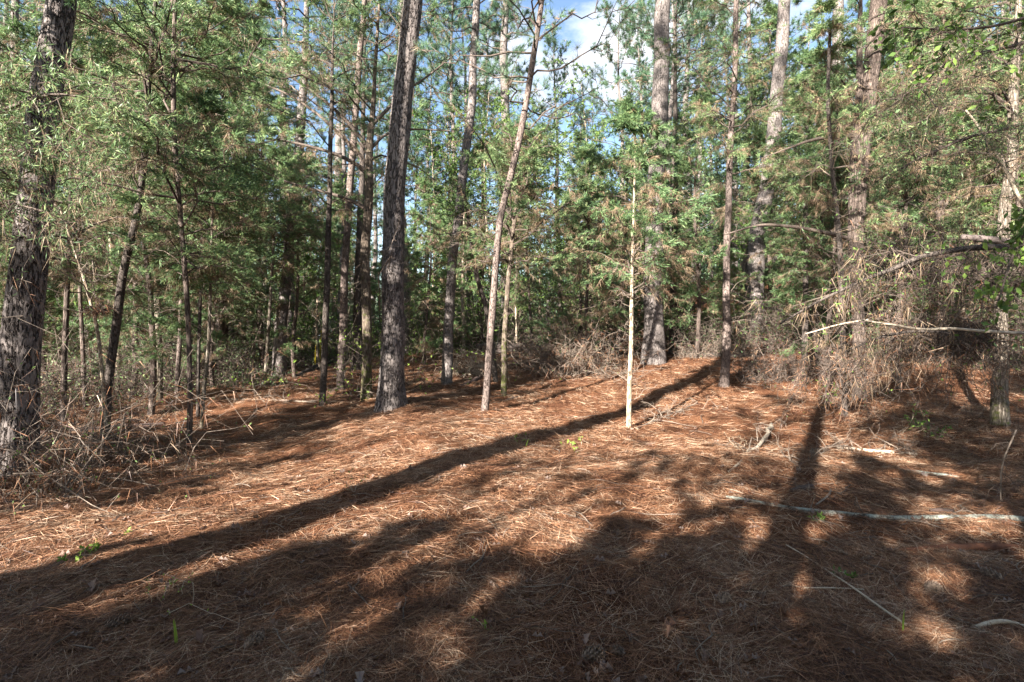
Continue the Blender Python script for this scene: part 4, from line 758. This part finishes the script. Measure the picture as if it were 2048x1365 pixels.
for lab, pix, lf in [('bright green cedar bough crossing the left-edge pine highest up', [(-160, 300, 9), (-40, 240, 8), (60, 200, 6), (150, 185, 4), (235, 200, 2)], 3000),
                     ('cedar bough crossing the left-edge pine, middle of three', [(-160, 330, 9), (-40, 300, 8), (50, 300, 5), (130, 320, 3), (180, 350, 2)], 1800),
                     ('brown-tinged cedar bough crossing the left-edge pine lowest down', [(-160, 420, 8), (-40, 400, 6), (50, 410, 4), (110, 430, 3), (150, 455, 2)], 800)]:
    aerial('cedar_bough', lab, 'branch', pix, 4.25, 'twig', 350, 44, tl=.5, leaf=lf, lsz=.055, lm='cedar', lwid=.16)
# near cedar just outside the left edge, reaching in
for (x, y, Ht, z0, L, lab) in [(-5.15, 4.3, 5.6, 2.5, 1.9, 'cedar at the extreme left whose bright sprays cross the thick pine trunk'), (6.6, 5.2, 7.0, 2.6, 2.3, 'sparse straw-hung cedar just past the right edge'), (-8.6, 6.8, 7.5, 1.6, 2.3, 'dense cedar behind the left-edge pine')]:
    g = ground(x, y); root = thing('cedar_tree', g, lab, 'cedar tree'); z = np.linspace(-.2, Ht, 8); P = np.stack([.05 * np.sin(z), .05 * np.cos(z), z], 1)
    trunk_mb(P, np.maximum(.01, .07 * (1 - z / Ht)), 12, .12, .2).build('trunk', M['cedar_bark'], root, smooth=True)
    w, g_, d = cedar_crown(P, z0, Ht, L, nb=46 if x < 0 else 34, nt=16, nl=54, ll=.06, lw=.0085, dead=.25 if x < 0 else .5); attach(root, w, g_, d)

# ------------------------------------------------------------------ small plants, cones, posts, shed
def grass_blade(px, py, hpx, label, lean=.05):
    b = at(px, py); h = hpx / F * b[1]; root = thing('grass_blade', b, label, 'grass blade'); z = np.linspace(0, 1, 7)
    P = np.stack([lean * h * z * z, 0 * z, h * z], 1)[None]; mb = MB(); W = (0.012 * np.array([.5, .9, 1, 1, .8, .5, .05]))[None]; ribbons(mb, P, W, np.array([[1.0, .2, 0]])); ribbons(mb, P + np.array([.004, .003, 0]), W * .5, np.array([[.3, 1.0, 0]])); mb.build('blade', M['lime'], root)
grass_blade(1806, 1272, 52, 'single upright green blade in the lower right foreground')
grass_blade(352, 1300, 60, 'single upright green blade in the lower left foreground', -.1)
grass_blade(1052, 898, 20, 'short bright green blade on the sunlit straw near the sprig', .3)
def sprig(px, py, hh, label, n_=5, leaves=40, lm='lime', ls=.03, wm='pale_wood', droop=.1, rx=.08):
    b = at(px, py); root = thing('sprig', b, label, 'small plant'); D = norm(R.normal(size=(n_, 3)) * np.array([.5, .5, .1]) + np.array([0, 0, 1.0])); L = hh * R.uniform(.5, 1, n_)
    B = limbs(R.normal(size=(n_, 3)) * np.array([rx, rx, 0]) * .3, D, L, 8, 0, droop, .9); w = MB(); tubes(w, B, np.linspace(1, .4, 8)[None] * .0022 * np.ones((n_, 1)), 4); w.build('stems', M[wm], root)
    if leaves:
        i = R.integers(0, n_, leaves); o, T = rows(B[i], R.uniform(.3, 1, (leaves, 1))); o = o[:, 0]; T = T[:, 0]; mb = MB(); blades(mb, o, norm(T + R.normal(size=o.shape)), ls * R.uniform(.6, 1.3, leaves), ls * .5, kite=True); mb.build('leaves', M[lm], root)
sprig(1135, 892, .12, 'bright green leafy sprig on the sunlit straw', 7, 60, ls=.04, rx=.3)
sprig(1045, 890, .3, 'wispy green stem leaning beside the bright sprig', 4, 26)
sprig(370, 1205, .42, 'tall bare curved shoot with tiny tip leaves, left foreground', 2, 10, ls=.018)
sprig(335, 1205, .16, 'small branching shoot with pale green buds, left foreground', 6, 46, ls=.018, rx=.2)
sprig(250, 1075, .08, 'tiny green weed on the left straw strip', 5, 30, ls=.03)
sprig(160, 1120, .1, 'spreading green weed at the left sunlit strip', 6, 50, ls=.035, rx=.3)
sprig(1340 + 300, 1045, .1, 'green tuft against the long lichen-spotted pole', 6, 50, ls=.03, lm='broad')
sprig(1690, 1165, .08, 'low green leaves in the lower right shade', 5, 36, ls=.035, lm='broad')
sprig(985, 1270, .07, 'tiny pale weed at bottom centre', 4, 22, ls=.022)
sprig(710, 985, .25, 'thin grassy wisp left of the clearing centre', 5, 18, ls=.03)
sprig(1500, 905, .35, 'dry brown shrublet with dark curled leaves at mid right', 8, 60, lm='dead', ls=.035, rx=.4)
sprig(1640, 800, .5, 'lime-leaved seedling left of the dark thin trunk', 6, 80, ls=.045, rx=.4)
sprig(1895, 880, .45, 'dark-leaved seedling on the right floor', 7, 80, lm='broad', ls=.05, rx=.4)
sprig(1815, 870, .5, 'drooping dark-leaved sprout in front of the two-stemmed cedar', 7, 90, lm='broad', ls=.05, rx=.4, droop=.5)

def cone(px, py, label, rot, sc=1.0):
    b = at(px, py); root = thing('pine_cone', b + np.array([0, 0, .022]), label, 'pine cone', rz=rot); n_ = 90; k = np.arange(n_); u = k / n_; th = k * 2.4; Lc = .09 * sc
    r_ = .008 * sc + .02 * sc * np.sin(np.clip(u * 1.05 + .08, 0, 1) * math.pi) ** .7; o = np.stack([u * Lc - Lc / 2, np.cos(th) * r_ * .4, np.sin(th) * r_ * .4], 1)
    D = norm(np.stack([0.5 + 0 * u, np.cos(th), np.sin(th)], 1)); S = norm(np.cross(D, [1.0, 0, 0])); mb = MB(); blades(mb, o, D, r_ * 1.1, .016 * sc, kite=True, side=S)
    blades(mb, o + D * (r_ * 1.0)[:, None] , norm(D + np.array([.8, 0, 0])), .007 * sc, .012 * sc, kite=True, side=S); mb.build('scales', M['cone'], root)
    c = MB(); Q = np.stack([np.linspace(-Lc / 2, Lc / 2, 6), np.zeros(6), np.zeros(6)], 1); tubes(c, Q, np.array([.008, .012, .013, .011, .008, .003]) * sc, 8, cap=True); c.build('core', M['cone'], root)
cone(508, 1298, 'pine cone at bottom left of centre, standing tilted in the straw', 1.1, 1.1)
cone(1187, 1322, 'open spiky dark pine cone near the bottom edge', .2, 1.3)
cone(1236, 1318, 'small pale pine cone beside the open spiky one', 2.6, .8)
cone(1866, 1186, 'grey pine cone in the lower right shade', .1, 1.1)
cone(1984, 1160, 'pine cone near the right edge above the hooked stick', 2.0, 1.2)
cone(236, 1262, 'pale grey pine cone in the lower left shade', .5, 1.2)
cone(1448, 1212, 'dark pine cone right of bottom centre', .9, 1.0)

for k, (px, py, top, lab) in enumerate([(630, 728, 663, 'brightest yellow marker post, left of the thin black trunk'), (639, 726, 660, 'middle yellow marker post, close beside the brightest one'), (643, 724, 661, 'yellow marker post half hidden by the thin black trunk')]):
    Y = 17.0 + k * .8; b = gp(px, Y); h = CH + (HZ - top) / F * Y - b[2]; root = thing('marker_post', b, lab, 'marker post', 'yellow marker posts')
    mb = MB(); tubes(mb, np.array([[0, 0, -.1], [.02, 0, h * .5], [.045 + .02 * k, 0, h * .97]]), np.array([.02, .02, .02]), 12); mb.build('post', M['yellow'], root, smooth=True)
    mb = MB(); e = .045 + .02 * k; tubes(mb, np.array([[e, 0, h * .97], [e, 0, h * .985], [e, 0, h]]), np.array([.023, .021, .008]), 12, cap=True); mb.build('cap', M['yellow'], root, smooth=True)

def box(mb, c, s):
    c = np.array(c); s = np.array(s) / 2; v = np.array([[x, y, z] for x in (-1, 1) for y in (-1, 1) for z in (-1, 1)]) * s + c
    mb.add(v, q=[[0, 1, 3, 2], [4, 6, 7, 5], [0, 4, 5, 1], [2, 3, 7, 6], [0, 2, 6, 4], [1, 5, 7, 3]])
shb = gp(690, 33); root = thing('shed', shb, 'pale blue-grey sided shed glimpsed far back between the left-centre trunks', 'shed')
mb = MB(); [box(mb, (0, .005 * (k % 2), .1 + k * .15), (2.6, 2.2, .146)) for k in range(15)]; mb.build('wall', M['siding'], root)
mb = MB(); mb.add([[-1.5, -1.3, 2.25], [1.5, -1.3, 2.25], [1.5, 0, 3.0], [-1.5, 0, 3.0], [1.5, 1.3, 2.25], [-1.5, 1.3, 2.25], [-1.5, -1.3, 2.33], [1.5, -1.3, 2.33], [1.5, 0, 3.09], [-1.5, 0, 3.09], [1.5, 1.3, 2.33], [-1.5, 1.3, 2.33]], q=[[0, 1, 2, 3], [3, 2, 4, 5], [6, 7, 8, 9], [9, 8, 10, 11], [0, 1, 7, 6], [5, 4, 10, 11]], t=[[0, 3, 6], [1, 2, 7]]); mb.build('roof', M['roofing'], root)
mb = MB(); box(mb, (.3, -1.13, 1.3), (.9, .06, .8)); wf = mb.build('window', M['whitep'], root); mb = MB(); box(mb, (.3, -1.165, 1.3), (.76, .02, .66)); mb.build('pane', M['pane'], wf)


for o in scene.collection.objects:      # straw and dead twigs caught in the trees: nobody could count them
    if o.parent is not None and o.name.split('.')[0] in ('caught_straw', 'dead_twigs', 'twigs'): o['kind'] = 'stuff'
